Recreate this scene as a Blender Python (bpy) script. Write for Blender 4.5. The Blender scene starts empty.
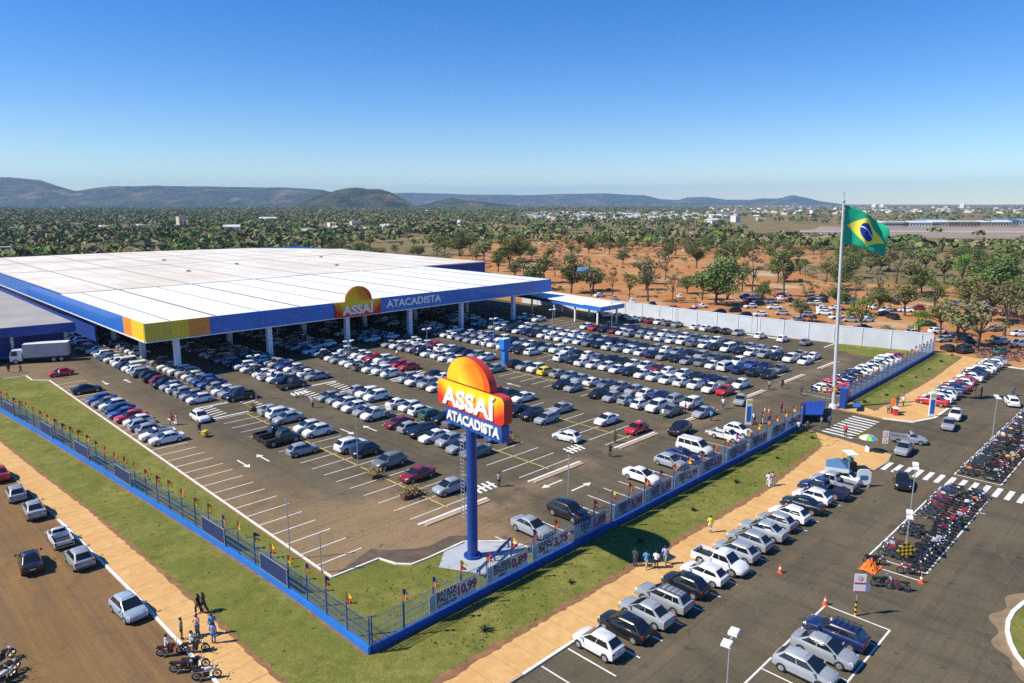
import bpy, bmesh, math, random
import numpy as np
from mathutils import Vector, Matrix
R = math.radians
rng = random.Random(11)
scene = bpy.context.scene
COL = scene.collection

# ------------------------------------------------------------------ calibration of the view (site axes: X along the long street fence, Y along the side fence)
CAMX, CAMY, CAMZ = -24.2487, -38.5218, 31.0
YAW = math.atan2(0.70437, 0.70976)          # viewing direction, clockwise from +Y
FPX, PCX, PCY, HZN = 709.0, 512.0, 341.5, 203.0
PITCH = math.atan((PCY - HZN) / FPX)
FW = Vector((math.sin(YAW), math.cos(YAW), 0)); RT = Vector((math.cos(YAW), -math.sin(YAW), 0))
def at(u, v, z=0.0):
    """site position of a measured image point at height z"""
    x = (u - PCX) / FPX; y = -(v - PCY) / FPX
    c, s = math.cos(PITCH), math.sin(PITCH)
    d = RT * x + FW * (c + y * s) + Vector((0, 0, -s + y * c))
    t = (z - CAMZ) / d.z
    return (CAMX + d.x * t, CAMY + d.y * t)
def cam_dist(x, y): return math.hypot(x - CAMX, y - CAMY)

# ------------------------------------------------------------------ materials
MATS = {}
def node_mat(name):
    m = bpy.data.materials.new(name); m.use_nodes = True
    nt = m.node_tree; b = nt.nodes['Principled BSDF']
    return m, nt, b
def mat(name, col, rough=0.6, metal=0.0, var=0.0, scale=1.0, coat=0.0, spec=0.5, objcol=False, emit=None):
    """plain material with an optional two-scale noise that wears its colour"""
    if name in MATS: return MATS[name]
    m, nt, b = node_mat(name)
    b.inputs['Roughness'].default_value = rough; b.inputs['Metallic'].default_value = metal
    b.inputs['Specular IOR Level'].default_value = spec
    b.inputs['Coat Weight'].default_value = coat; b.inputs['Coat Roughness'].default_value = 0.06
    src = None
    if objcol:
        oi = nt.nodes.new('ShaderNodeObjectInfo'); src = oi.outputs['Color']
    if var > 0:
        tc = nt.nodes.new('ShaderNodeTexCoord')
        n1 = nt.nodes.new('ShaderNodeTexNoise'); n1.inputs['Scale'].default_value = scale; n1.inputs['Detail'].default_value = 6; n1.inputs['Roughness'].default_value = 0.65
        nt.links.new(tc.outputs['Object'], n1.inputs['Vector'])
        mr = nt.nodes.new('ShaderNodeMapRange'); mr.inputs['From Min'].default_value = 0.3; mr.inputs['From Max'].default_value = 0.7
        mr.inputs['To Min'].default_value = 1 - var; mr.inputs['To Max'].default_value = 1 + var
        nt.links.new(n1.outputs['Fac'], mr.inputs['Value'])
        mx = nt.nodes.new('ShaderNodeMix'); mx.data_type = 'RGBA'; mx.blend_type = 'MULTIPLY'; mx.inputs['Factor'].default_value = 1
        if src: nt.links.new(src, mx.inputs['A'])
        else: mx.inputs['A'].default_value = (*col, 1)
        nt.links.new(mr.outputs['Result'], mx.inputs['B'])
        src = mx.outputs['Result']
    if src: nt.links.new(src, b.inputs['Base Color'])
    else: b.inputs['Base Color'].default_value = (*col, 1)
    MATS[name] = m
    return m

class NG:
    """small helper to wire surface shaders"""
    def __init__(s, name, rough=0.9):
        s.m, s.nt, s.b = node_mat(name); s.b.inputs['Roughness'].default_value = rough; s.b.inputs['Specular IOR Level'].default_value = 0.12
        g = s.nt.nodes.new('ShaderNodeNewGeometry'); s.pos = g.outputs['Position']
        MATS[name] = s.m
    def noise(s, scale, detail=5, rough=0.6, lo=0.35, hi=0.65, vec=None, dist=0.0, stretch=None, rot=0):
        n = s.nt.nodes.new('ShaderNodeTexNoise'); n.inputs['Scale'].default_value = scale; n.inputs['Detail'].default_value = detail
        n.inputs['Roughness'].default_value = rough; n.inputs['Distortion'].default_value = dist
        v = vec or s.pos
        if stretch:
            mp = s.nt.nodes.new('ShaderNodeMapping'); mp.inputs['Scale'].default_value = stretch; mp.inputs['Rotation'].default_value = (0, 0, rot)
            s.nt.links.new(v, mp.inputs['Vector']); v = mp.outputs['Vector']
        s.nt.links.new(v, n.inputs['Vector'])
        return s.ramp(n.outputs['Fac'], lo, hi)
    def ramp(s, val, lo, hi, a=0.0, b=1.0, smooth=True):
        r = s.nt.nodes.new('ShaderNodeMapRange'); r.interpolation_type = 'SMOOTHSTEP' if smooth else 'LINEAR'
        for k, x in (('From Min', lo), ('From Max', hi), ('To Min', a), ('To Max', b)): r.inputs[k].default_value = x
        s.nt.links.new(val, r.inputs['Value']); return r.outputs['Result']
    def math(s, op, a, b=None):
        n = s.nt.nodes.new('ShaderNodeMath'); n.operation = op
        for i, x in enumerate((a, b)):
            if x is None: continue
            if isinstance(x, (int, float)): n.inputs[i].default_value = x
            else: s.nt.links.new(x, n.inputs[i])
        return n.outputs[0]
    def axis(s, i):
        n = s.nt.nodes.new('ShaderNodeSeparateXYZ'); s.nt.links.new(s.pos, n.inputs[0]); return n.outputs[i]
    def dist(s, p):
        n = s.nt.nodes.new('ShaderNodeVectorMath'); n.operation = 'DISTANCE'; s.nt.links.new(s.pos, n.inputs[0]); n.inputs[1].default_value = p
        return n.outputs['Value']
    def mix(s, fac, a, b, mode='MIX'):
        n = s.nt.nodes.new('ShaderNodeMix'); n.data_type = 'RGBA'; n.blend_type = mode
        for k, x in (('Factor', fac), ('A', a), ('B', b)):
            if isinstance(x, (int, float)): n.inputs[k].default_value = x
            elif isinstance(x, tuple): n.inputs[k].default_value = (*x, 1)
            else: s.nt.links.new(x, n.inputs[k])
        return n.outputs['Result']
    def out(s, col, bump=None, strength=0.3, distance=0.05):
        s.nt.links.new(col, s.b.inputs['Base Color'])
        if bump is not None:
            bp = s.nt.nodes.new('ShaderNodeBump'); bp.inputs['Strength'].default_value = strength; bp.inputs['Distance'].default_value = distance
            s.nt.links.new(bump, bp.inputs['Height']); s.nt.links.new(bp.outputs['Normal'], s.b.inputs['Normal'])
        return s.m

# ------------------------------------------------------------------ mesh builder
class MB:
    def __init__(s): s.v = []; s.f = []; s.mi = []
    def add(s, vs, fs, mi=0):
        o = len(s.v); s.v += [tuple(p) for p in vs]
        for f in fs: s.f.append(tuple(i + o for i in f)); s.mi.append(mi)
    def box(s, c, d, rz=0.0, mi=0):
        x, y, z = d[0] / 2, d[1] / 2, d[2] / 2; cr, sr = math.cos(rz), math.sin(rz)
        vs = [(c[0] + px * x * cr - py * y * sr, c[1] + px * x * sr + py * y * cr, c[2] + pz * z) for pz in (-1, 1) for px, py in ((-1, -1), (1, -1), (1, 1), (-1, 1))]
        s.add(vs, [(3, 2, 1, 0), (4, 5, 6, 7), (0, 1, 5, 4), (1, 2, 6, 5), (2, 3, 7, 6), (3, 0, 4, 7)], mi)
    def bar(s, p, q, w, h, z0, mi=0):
        """upright wall/box strip between two plan points"""
        L = math.hypot(q[0] - p[0], q[1] - p[1])
        s.box(((p[0] + q[0]) / 2, (p[1] + q[1]) / 2, z0 + h / 2), (L, w, h), math.atan2(q[1] - p[1], q[0] - p[0]), mi)
    def prism(s, poly, z0, z1, mi=0):
        n = len(poly); a = sum(poly[i][0] * poly[(i + 1) % n][1] - poly[(i + 1) % n][0] * poly[i][1] for i in range(n))
        if a < 0: poly = poly[::-1]
        vs = [(p[0], p[1], z0) for p in poly] + [(p[0], p[1], z1) for p in poly]
        s.add(vs, [tuple(range(n - 1, -1, -1)), tuple(range(n, 2 * n))] + [(i, (i + 1) % n, n + (i + 1) % n, n + i) for i in range(n)], mi)
    def sheet(s, poly, z, mi=0):
        n = len(poly); a = sum(poly[i][0] * poly[(i + 1) % n][1] - poly[(i + 1) % n][0] * poly[i][1] for i in range(n))
        if a < 0: poly = poly[::-1]
        s.add([(p[0], p[1], z) for p in poly], [tuple(range(n))], mi)
    def line(s, p, q, w, z, mi=0):
        dx, dy = q[0] - p[0], q[1] - p[1]; L = math.hypot(dx, dy) or 1; nx, ny = -dy / L * w / 2, dx / L * w / 2
        s.sheet([(p[0] + nx, p[1] + ny), (p[0] - nx, p[1] - ny), (q[0] - nx, q[1] - ny), (q[0] + nx, q[1] + ny)], z, mi)
    def tube(s, pts, rad, n=8, mi=0, cap=True):
        pts = [Vector(p) for p in pts]; rings = []
        if isinstance(rad, (int, float)): rad = [rad] * len(pts)
        for i, p in enumerate(pts):
            d = (pts[min(i + 1, len(pts) - 1)] - pts[max(i - 1, 0)]).normalized()
            a = d.orthogonal().normalized() if abs(d.z) < 0.999 else Vector((1, 0, 0)); b = d.cross(a)
            rings.append([p + (a * math.cos(t) + b * math.sin(t)) * rad[i] for t in (2 * math.pi * k / n for k in range(n))])
        vs = [v for r in rings for v in r]; fs = []
        for i in range(len(pts) - 1):
            for k in range(n): fs.append((i * n + k, i * n + (k + 1) % n, (i + 1) * n + (k + 1) % n, (i + 1) * n + k))
        if cap: fs += [tuple(range(n - 1, -1, -1)), tuple((len(pts) - 1) * n + k for k in range(n))]
        s.add(vs, fs, mi)
    def loft(s, sections, mi=0, closed=True, cap=True):
        n = len(sections[0]); vs = [p for sec in sections for p in sec]; fs = []
        for i in range(len(sections) - 1):
            for k in range(n if closed else n - 1):
                fs.append((i * n + k, (i + 1) * n + k, (i + 1) * n + (k + 1) % n, i * n + (k + 1) % n))
        if cap: fs += [tuple(range(n)), tuple((len(sections) - 1) * n + k for k in range(n - 1, -1, -1))]
        s.add(vs, fs, mi)
    def ball(s, c, r, n=8, m=6, mi=0):
        if isinstance(r, (int, float)): r = (r, r, r)
        vs = [(c[0], c[1], c[2] - r[2])]; fs = []
        for j in range(1, m):
            t = math.pi * j / m - math.pi / 2
            for k in range(n): vs.append((c[0] + r[0] * math.cos(t) * math.cos(2 * math.pi * k / n), c[1] + r[1] * math.cos(t) * math.sin(2 * math.pi * k / n), c[2] + r[2] * math.sin(t)))
        vs.append((c[0], c[1], c[2] + r[2])); T = len(vs) - 1
        for k in range(n):
            fs.append((0, 1 + (k + 1) % n, 1 + k)); fs.append((T, T - n + k, T - n + (k + 1) % n))
            for j in range(m - 2): fs.append((1 + j * n + k, 1 + j * n + (k + 1) % n, 1 + (j + 1) * n + (k + 1) % n, 1 + (j + 1) * n + k))
        s.add(vs, fs, mi)
    def disc(s, c, axis, r, n=16, mi=0):
        """flat disc; axis 'y+' or 'y-'"""
        sg = 1 if axis == 'y+' else -1
        vs = [(c[0] + r * math.cos(2 * math.pi * k / n), c[1], c[2] + r * math.sin(2 * math.pi * k / n)) for k in range(n)]
        s.add(vs, [tuple(range(n - 1, -1, -1)) if sg > 0 else tuple(range(n))], mi)
    def mesh(s, name, mats, smooth=None):
        me = bpy.data.meshes.new(name); me.from_pydata(s.v, [], s.f)
        for m in mats: me.materials.append(m)
        if len(mats) > 1: me.polygons.foreach_set('material_index', s.mi)
        if smooth is not None:
            me.polygons.foreach_set('use_smooth', [True] * len(me.polygons)); me.set_sharp_from_angle(angle=R(smooth))
        me.update(); return me
    def build(s, name, mats, parent=None, smooth=None, **kw):
        return link(name, s.mesh(name, mats if isinstance(mats, (list, tuple)) else [mats], smooth), parent, **kw)

def link(name, me, parent=None, loc=None, rz=None, color=None):
    o = bpy.data.objects.new(name, me); COL.objects.link(o)
    if parent: o.parent = parent
    if loc: o.location = loc
    if rz is not None: o.rotation_euler = (0, 0, rz)
    if color: o.color = (*color, 1)
    return o
def tag(o, label=None, cat=None, group=None, kind=None):
    if label: o['label'] = label
    if cat: o['category'] = cat
    if group: o['group'] = group
    if kind: o['kind'] = kind
    return o
def empty(name, loc=(0, 0, 0), rz=0.0, label=None, cat=None, group=None):
    o = link(name, None, None, loc, rz); o.empty_display_size = 0.3
    return tag(o, label, cat, group)
KIDS = {}
def kids(o):
    return KIDS.get(o.name, [])
def reg(parent, child): KIDS.setdefault(parent.name, []).append(child); return child
def copy_tree(o, parent=None):
    c = o.copy(); COL.objects.link(c)
    if parent: c.parent = parent
    for k in kids(o): reg(c, copy_tree(k, c))
    return c
def paint_tree(o, color):
    o.color = (*color, 1)
    for k in kids(o): paint_tree(k, color)

ORD = ['first', 'second', 'third', 'fourth', 'fifth', 'sixth', 'seventh', 'eighth', 'ninth', 'tenth', 'eleventh', 'twelfth', 'thirteenth', 'fourteenth',
       'fifteenth', 'sixteenth', 'seventeenth', 'eighteenth', 'nineteenth', 'twentieth'] + ['twenty-' + x for x in ('first', 'second', 'third', 'fourth', 'fifth', 'sixth', 'seventh', 'eighth', 'ninth')] + ['thirtieth'] + \
      ['thirty-' + x for x in ('first', 'second', 'third', 'fourth', 'fifth', 'sixth', 'seventh', 'eighth', 'ninth')] + ['fortieth'] + ['forty-' + x for x in ('first', 'second', 'third', 'fourth', 'fifth', 'sixth', 'seventh', 'eighth', 'ninth')]

def text_mesh(name, body, size, material, depth=0.03, bold=0.0, align='CENTER', width=1.0, shear=0.0, spacing=1.0):
    cu = bpy.data.curves.new(name, 'FONT'); cu.body = body; cu.size = size; cu.extrude = depth; cu.offset = bold
    cu.align_x = align; cu.align_y = 'CENTER'; cu.resolution_u = 3; cu.shear = shear; cu.space_character = spacing
    ob = bpy.data.objects.new(name, cu); COL.objects.link(ob)
    dg = bpy.context.evaluated_depsgraph_get(); dg.update()
    me = bpy.data.meshes.new_from_object(ob.evaluated_get(dg)); me.name = name
    bpy.data.objects.remove(ob); bpy.data.curves.remove(cu)
    # stand the text upright: local x along the reading direction, z up, facing -y
    me.transform(Matrix.Scale(width, 4, (1, 0, 0))); me.transform(Matrix.Rotation(R(90), 4, 'X'))
    me.materials.clear(); me.materials.append(material)
    return me
# ------------------------------------------------------------------ light, sky, camera
SUN_AZ = math.atan2(-0.85, 0.527); SUN_EL = R(46)
w = bpy.data.worlds.new('World'); scene.world = w; w.use_nodes = True
bg = w.node_tree.nodes['Background']; sky = w.node_tree.nodes.new('ShaderNodeTexSky'); sky.sky_type = 'NISHITA'
sky.sun_disc = False; sky.sun_elevation = SUN_EL; sky.sun_rotation = SUN_AZ; sky.altitude = 200; sky.air_density = 1.0; sky.dust_density = 0.0; sky.ozone_density = 5.0
hsv = w.node_tree.nodes.new('ShaderNodeHueSaturation'); hsv.inputs['Saturation'].default_value = 1.36; hsv.inputs['Hue'].default_value = 0.513
w.node_tree.links.new(sky.outputs[0], hsv.inputs['Color']); w.node_tree.links.new(hsv.outputs[0], bg.inputs[0]); bg.inputs[1].default_value = 0.108
sd = bpy.data.lights.new('sun', 'SUN'); sd.energy = 4.6; sd.angle = R(0.5); sd.color = (1.0, 0.935, 0.79)
so = bpy.data.objects.new('sun', sd); COL.objects.link(so); so.location = (-60, 60, 90)
sdir = Vector((math.sin(SUN_AZ) * math.cos(SUN_EL), math.cos(SUN_AZ) * math.cos(SUN_EL), math.sin(SUN_EL)))
so.rotation_euler = sdir.to_track_quat('Z', 'Y').to_euler()
cd = bpy.data.cameras.new('camera'); cam = bpy.data.objects.new('camera', cd); COL.objects.link(cam)
cam.location = (CAMX, CAMY, CAMZ); cam.rotation_euler = (math.pi / 2 - PITCH, 0, -YAW)
cd.sensor_width = 36; cd.lens = FPX / 1024 * 36; cd.clip_end = 60000; cd.clip_start = 0.5
scene.camera = cam
vs = scene.view_settings; vs.view_transform = 'Standard'; vs.look = 'None'; vs.exposure = 0.5; vs.gamma = 1; vs.use_curve_mapping = False
scene.cycles.max_bounces = 5; scene.cycles.diffuse_bounces = 2; scene.cycles.glossy_bounces = 2; scene.cycles.transmission_bounces = 2; scene.cycles.volume_bounces = 0
scene.cycles.transparent_max_bounces = 8; scene.cycles.use_denoising = False

# ------------------------------------------------------------------ ground materials
def ground_material():
    g = NG('earth')
    big = g.noise(0.011, 6, 0.6, 0.4, 0.62, dist=0.6); mid = g.noise(0.06, 6, 0.65, 0.35, 0.68); fine = g.noise(0.9, 6, 0.7, 0.3, 0.7)
    red = g.mix(mid, (0.46, 0.185, 0.055), (0.55, 0.29, 0.13)); red = g.mix(g.noise(0.03, 5, 0.6, 0.55, 0.7), red, (0.56, 0.43, 0.28))
    dry = g.mix(mid, (0.26, 0.19, 0.09), (0.16, 0.145, 0.06)); dry = g.mix(g.noise(0.02, 4, 0.6, 0.55, 0.75), dry, (0.42, 0.24, 0.12))
    # red bare earth beyond the wall, dry grassland farther out and to the right
    def dot(vx, vy):
        n = g.nt.nodes.new('ShaderNodeVectorMath'); n.operation = 'DOT_PRODUCT'; g.nt.links.new(g.pos, n.inputs[0]); n.inputs[1].default_value = (vx, vy, 0); return n.outputs['Value']
    sd_ = g.math('ADD', dot(0.545, -0.84), -19.1); al = g.math('ADD', dot(0.84, 0.545), 41.4); wv = g.math('MULTIPLY', g.math('SUBTRACT', big, 0.5), 75.0)
    zone = g.ramp(g.math('ADD', sd_, wv), 62, 92); zone = g.math('MAXIMUM', zone, g.ramp(g.math('ADD', sd_, wv), -125, -165)); zone = g.math('MAXIMUM', zone, g.ramp(g.math('ADD', al, wv), 600, 680))
    zone = g.math('MAXIMUM', zone, g.math('MULTIPLY', g.noise(0.02, 5, 0.6, 0.58, 0.68), 0.75))
    x = g.axis(0); y = g.axis(1)
    strip = g.math('MULTIPLY', g.ramp(x, 132, 136), g.ramp(x, 215, 180)); strip = g.math('MULTIPLY', strip, g.ramp(y, 110, 90))
    zone = g.math('MULTIPLY', zone, g.math('SUBTRACT', 1.0, strip))
    col = g.mix(zone, red, dry)
    near = g.ramp(x, 40, -2)                                     # dusty brown street on the near side
    col = g.mix(g.math('MULTIPLY', fine, 0.35), col, (0.10, 0.06, 0.03))
    return g.out(col, fine, 0.4, 0.1)
def street_material():
    g = NG('dusty_street', 0.85)
    a = g.noise(0.12, 6, 0.6, 0.3, 0.7); f = g.noise(3.0, 6, 0.75, 0.3, 0.7); tr = g.noise(0.25, 5, 0.6, 0.4, 0.65, stretch=(3.0, 0.12, 1))
    c = g.mix(a, (0.205, 0.114, 0.040), (0.250, 0.145, 0.052)); c = g.mix(g.math('MULTIPLY', tr, 0.5), c, (0.135, 0.088, 0.056))
    c = g.mix(g.math('MULTIPLY', f, 0.35), c, (0.11, 0.075, 0.05))
    c = g.mix(g.math('MULTIPLY', g.noise(0.7, 4, 0.6, 0.62, 0.72), 0.5), c, (0.08, 0.055, 0.04))
    c = g.mix(g.math('MULTIPLY', g.noise(0.9, 6, 0.7, 0.42, 0.7, stretch=(3.0, 0.06, 1)), 0.4), c, (0.285, 0.175, 0.085)); c = g.mix(g.math('MULTIPLY', g.noise(0.5, 7, 0.75, 0.5, 0.66, dist=1.0), 0.45), c, (0.13, 0.078, 0.038))
    return g.out(c, f, 0.35, 0.03)
def asphalt_material(name, kerbdust=False):
    g = NG(name, 0.82)
    a = g.noise(0.09, 6, 0.62, 0.35, 0.68); f = g.noise(4.0, 5, 0.8, 0.25, 0.75); tr = g.noise(0.3, 6, 0.65, 0.42, 0.68, stretch=(0.09, 2.2, 1)); tr2 = g.noise(0.3, 6, 0.65, 0.45, 0.7, stretch=(2.2, 0.09, 1))
    c = g.mix(a, (0.107, 0.090, 0.055), (0.165, 0.136, 0.080))
    c = g.mix(g.math('MULTIPLY', tr, 0.5), c, (0.165, 0.122, 0.082)); c = g.mix(g.math('MULTIPLY', tr2, 0.45), c, (0.055, 0.048, 0.041))
    x = g.axis(0); y = g.axis(1)
    if kerbdust:
        # orange soil spilled by the corner lawn and along the stalls by the grass kerb
        dn = g.noise(0.22, 6, 0.6, 0.2, 0.8)
        d = g.math('ADD', g.dist((9, 14, 0)), g.math('MULTIPLY', dn, -9.0))
        c = g.mix(g.ramp(d, 14, -1, 0, 0.95), c, (0.35, 0.235, 0.12))
        d2 = g.math('ADD', g.dist((16, 9, 0)), g.math('MULTIPLY', dn, -7.0)); c = g.mix(g.ramp(d2, 7, -1, 0, 0.75), c, (0.34, 0.215, 0.115))
        k = g.math('MULTIPLY', g.ramp(x, 13.5, 6, 0, 1), g.ramp(dn, 0.0, 0.6, 0.5, 1)); c = g.mix(g.math('MULTIPLY', k, 0.85), c, (0.29, 0.20, 0.105))
        e = g.math('MULTIPLY', g.ramp(g.math('ABSOLUTE', g.math('SUBTRACT', y, 13.0)), 3.4, 0.2), g.ramp(dn, 0.2, 0.8)); c = g.mix(g.math('MULTIPLY', e, 0.75), c, (0.32, 0.21, 0.12))
    else:
        dn = g.noise(0.25, 6, 0.6, 0.3, 0.8)
        for yy in (-14.6, -18.2, -25.2):
            e = g.math('MULTIPLY', g.ramp(g.math('ABSOLUTE', g.math('SUBTRACT', y, yy)), 0.9, 0.05), dn); c = g.mix(g.math('MULTIPLY', e, 0.55), c, (0.24, 0.16, 0.09))
    # worn patches, drips of oil, hairline cracks and fine aggregate
    c = g.mix(g.math('MULTIPLY', g.noise(0.55, 7, 0.72, 0.50, 0.66, dist=1.0), 0.4), c, (0.175, 0.140, 0.092))
    c = g.mix(g.math('MULTIPLY', g.noise(0.75, 5, 0.6, 0.61, 0.70), 0.6), c, (0.040, 0.035, 0.030))
    c = g.mix(g.math('MULTIPLY', g.noise(1.1, 6, 0.7, 0.45, 0.7, stretch=(0.05, 3.0, 1), rot=0.06), 0.3), c, (0.05, 0.043, 0.036))
    vo = g.nt.nodes.new('ShaderNodeTexVoronoi'); vo.feature = 'DISTANCE_TO_EDGE'; vo.inputs['Scale'].default_value = 0.11; vo.inputs['Randomness'].default_value = 1.0
    wob = g.nt.nodes.new('ShaderNodeTexNoise'); wob.inputs['Scale'].default_value = 0.5; wob.inputs['Detail'].default_value = 5; g.nt.links.new(g.pos, wob.inputs['Vector'])
    sc_ = g.nt.nodes.new('ShaderNodeVectorMath'); sc_.operation = 'SCALE'; g.nt.links.new(wob.outputs['Color'], sc_.inputs[0]); ad2 = g.nt.nodes.new('ShaderNodeVectorMath'); ad2.operation = 'ADD'; g.nt.links.new(g.pos, ad2.inputs[0]); g.nt.links.new(sc_.outputs[0], ad2.inputs[1])
    sc_.inputs['Scale'].default_value = 3.0; g.nt.links.new(ad2.outputs[0], vo.inputs['Vector'])
    c = g.mix(g.math('MULTIPLY', g.ramp(vo.outputs['Distance'], 0.012, 0.003), g.math('MULTIPLY', g.noise(0.06, 3, 0.5, 0.45, 0.6), 0.55)), c, (0.19, 0.145, 0.095))
    c = g.mix(g.math('MULTIPLY', f, 0.4), c, (0.040, 0.036, 0.032))
    return g.out(c, f, 0.25, 0.02)
def grass_material():
    g = NG('lawn', 0.95)
    a = g.noise(0.16, 6, 0.65, 0.36, 0.66); b = g.noise(0.9, 6, 0.7, 0.35, 0.68); f = g.noise(7, 4, 0.8, 0.25, 0.75)
    c = g.mix(a, (0.190, 0.205, 0.040), (0.32, 0.29, 0.075)); c = g.mix(g.math('MULTIPLY', b, 0.6), c, (0.145, 0.165, 0.030))
    c = g.mix(g.math('MULTIPLY', g.noise(0.35, 6, 0.7, 0.56, 0.74), 0.75), c, (0.27, 0.18, 0.06))
    c = g.mix(g.math('MULTIPLY', g.noise(1.6, 5, 0.7, 0.60, 0.72), 0.55), c, (0.24, 0.21, 0.08))
    c = g.mix(g.math('MULTIPLY', g.noise(0.45, 7, 0.75, 0.50, 0.66, dist=0.8), 0.6), c, (0.10, 0.125, 0.022))
    c = g.mix(g.math('MULTIPLY', f, 0.5), c, (0.075, 0.085, 0.02))
    return g.out(c, f, 0.6, 0.08)
def walk_material():
    g = NG('tan_concrete', 0.85)
    a = g.noise(0.25, 6, 0.6, 0.3, 0.7); b = g.noise(1.3, 6, 0.7, 0.35, 0.7); f = g.noise(9, 4, 0.7, 0.3, 0.7)
    c = g.mix(a, (0.62, 0.36, 0.130), (0.70, 0.45, 0.185)); c = g.mix(g.math('MULTIPLY', b, 0.5), c, (0.50, 0.25, 0.09)); c = g.mix(g.math('MULTIPLY', f, 0.18), c, (0.33, 0.20, 0.11))
    return g.out(c, f, 0.2, 0.02)
M_EARTH = ground_material(); M_STREET = street_material(); M_LOT = asphalt_material('lot_asphalt', True); M_ROAD = asphalt_material('road_asphalt'); M_GRASS = grass_material(); M_WALK = walk_material()
M_WHITE = mat('road_paint', (0.72, 0.70, 0.66), 0.7, var=0.22, scale=1.5); M_YELL = mat('yellow_paint', (0.62, 0.42, 0.10), 0.7, var=0.3, scale=1.2)
M_KERB = mat('kerb_whitewash', (0.74, 0.71, 0.65), 0.8, var=0.18, scale=0.8)
M_KERBDUST = mat('dusty_kerb', (0.42, 0.31, 0.20), 0.9, var=0.2, scale=0.7); M_SOIL = mat('bare_soil', (0.23, 0.115, 0.05), 0.95, var=0.35, scale=1.2)
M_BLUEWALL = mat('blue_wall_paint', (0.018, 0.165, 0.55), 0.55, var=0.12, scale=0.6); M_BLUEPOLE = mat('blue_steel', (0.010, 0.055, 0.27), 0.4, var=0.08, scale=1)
M_NAVY = mat('navy_sheet', (0.015, 0.032, 0.13), 0.45, var=0.2, scale=0.8); M_STEEL = mat('galvanised_steel', (0.42, 0.44, 0.46), 0.45, 0.4, var=0.1, scale=2)
M_GREYWHITE = mat('painted_steel_white', (0.72, 0.73, 0.75), 0.5, var=0.06, scale=1); M_WIRE = mat('fence_wire', (0.14, 0.22, 0.36), 0.5, 0.3)

# ------------------------------------------------------------------ ground sheet to the horizon
def struct(o): o['kind'] = 'structure'; return o
def axis_steps():
    s = [0, 60, 120, 200, 320, 520, 900, 1600, 2900, 5200, 9000, 16000]
    return [-x for x in s[:0:-1]] + s
ax = axis_steps(); gb = MB(); n = len(ax)
gb.add([(x + 60, y + 60, 0.0) for y in ax for x in ax], [(j * n + i, j * n + i + 1, (j + 1) * n + i + 1, (j + 1) * n + i) for j in range(n - 1) for i in range(n - 1)])
struct(gb.build('ground', M_EARTH))
# side street (dusty), following the gently bent kerb
KL = [(-12.5, 118), (-11.6, 84), (-10.95, 62), (-10.6, 55), (-9.9, 40), (-9.35, 27), (-9.1, 20), (-9.0, 13.5), (-8.9, 9), (-8.8, 3), (-8.2, -3), (-6.3, -6.8), (-2.5, -8.7), (6, -9.0), (62, -9.0)]
b = MB(); b.sheet([(-60, 125)] + [(-60, -120), (-6.3, -120)] + [(-6.3, -6.8), (-8.2, -3), (-8.8, 3), (-8.9, 9), (-9.0, 13.5), (-9.1, 20), (-9.35, 27), (-9.9, 40), (-10.6, 55), (-10.95, 62), (-11.6, 84), (-12.5, 118), (-12.8, 125)], 0.02)
struct(b.build('side_street', M_STREET))
# main street
b = MB(); b.sheet([(-6.3, -60), (137, -60), (137, -11.6), (100, -11.6), (90, -11.4), (85.4, -9.8), (84, -6), (84.5, 2), (72, 2), (70.5, -4.5), (69.5, -9.0), (68.8, -12), (66, -12.6), (61.8, -12.4), (59.8, -10.2), (58, -9.0), (-2.5, -9.0), (-6.3, -7)], 0.02)
b.sheet([(100, -11.6), (137, -11.6), (141, -6.2), (96, -6.2)], 0.021)
struct(b.build('main_street', M_ROAD))
# car park asphalt
LOTP = [(3.6, 11.0), (8.2, 10.9), (8.7, 9.0), (9.6, 8.0), (11.5, 7.9), (15.6, 8.0), (18.6, 5.2), (19.6, 1.2), (72, 1.2), (86, 1.2), (142, 2.6), (136.5, 30), (135.2, 55), (135, 152), (-2, 152), (-2, 113), (1.4, 113), (1.4, 108.5), (3.6, 106)]
b = MB(); b.sheet(LOTP, 0.03); struct(b.build('parking_lot', M_LOT))
# lawns
FL = [(-7.9, 118), (-7.2, 100), (-6.5, 89.2), (-4.9, 73), (-3.1, 52), (-1.9, 36), (-1.05, 25), (-0.5, 16.5), (-0.15, 8), (0, 0)]     # side fence line
SWI = [(-11.2, 118), (-10.2, 90), (-9.2, 73), (-8.1, 55), (-7.0, 39.6), (-6.5, 27), (-6.2, 19.2), (-5.95, 10), (-5.8, 2), (-5.3, -3.4), (-3.6, -5.0), (0, -5.6)]      # lawn side of the side walk
b = MB(); b.sheet(SWI + [(0, 0)] + FL[::-1][1:], 0.06); b.sheet([(0, 0), (0, -5.6), (8, -5.6), (47, -6.1), (66.5, -4.4), (71, -1.8), (72, 0.8), (37, 0.2)], 0.06)
b.sheet(FL + [(20, 0.3), (19.4, 1.2), (18.6, 5.2), (15.6, 8.0), (11.5, 7.9), (9.6, 8.0), (8.7, 9.0), (8.2, 10.9), (3.6, 11), (3.6, 106), (1.4, 108.5), (1.4, 113), (-2, 113), (-2, 118)], 0.065)
b.sheet([(88, -3.6), (115, -3.9), (141.5, -2.6), (141.5, 2.2), (92, 1.4), (90.4, 0.6)], 0.06)
b.sheet([(126, 5.5), (141, 5.0), (137.6, 21), (131, 21)], 0.06)
struct(b.build('lawn', M_GRASS))
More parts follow.
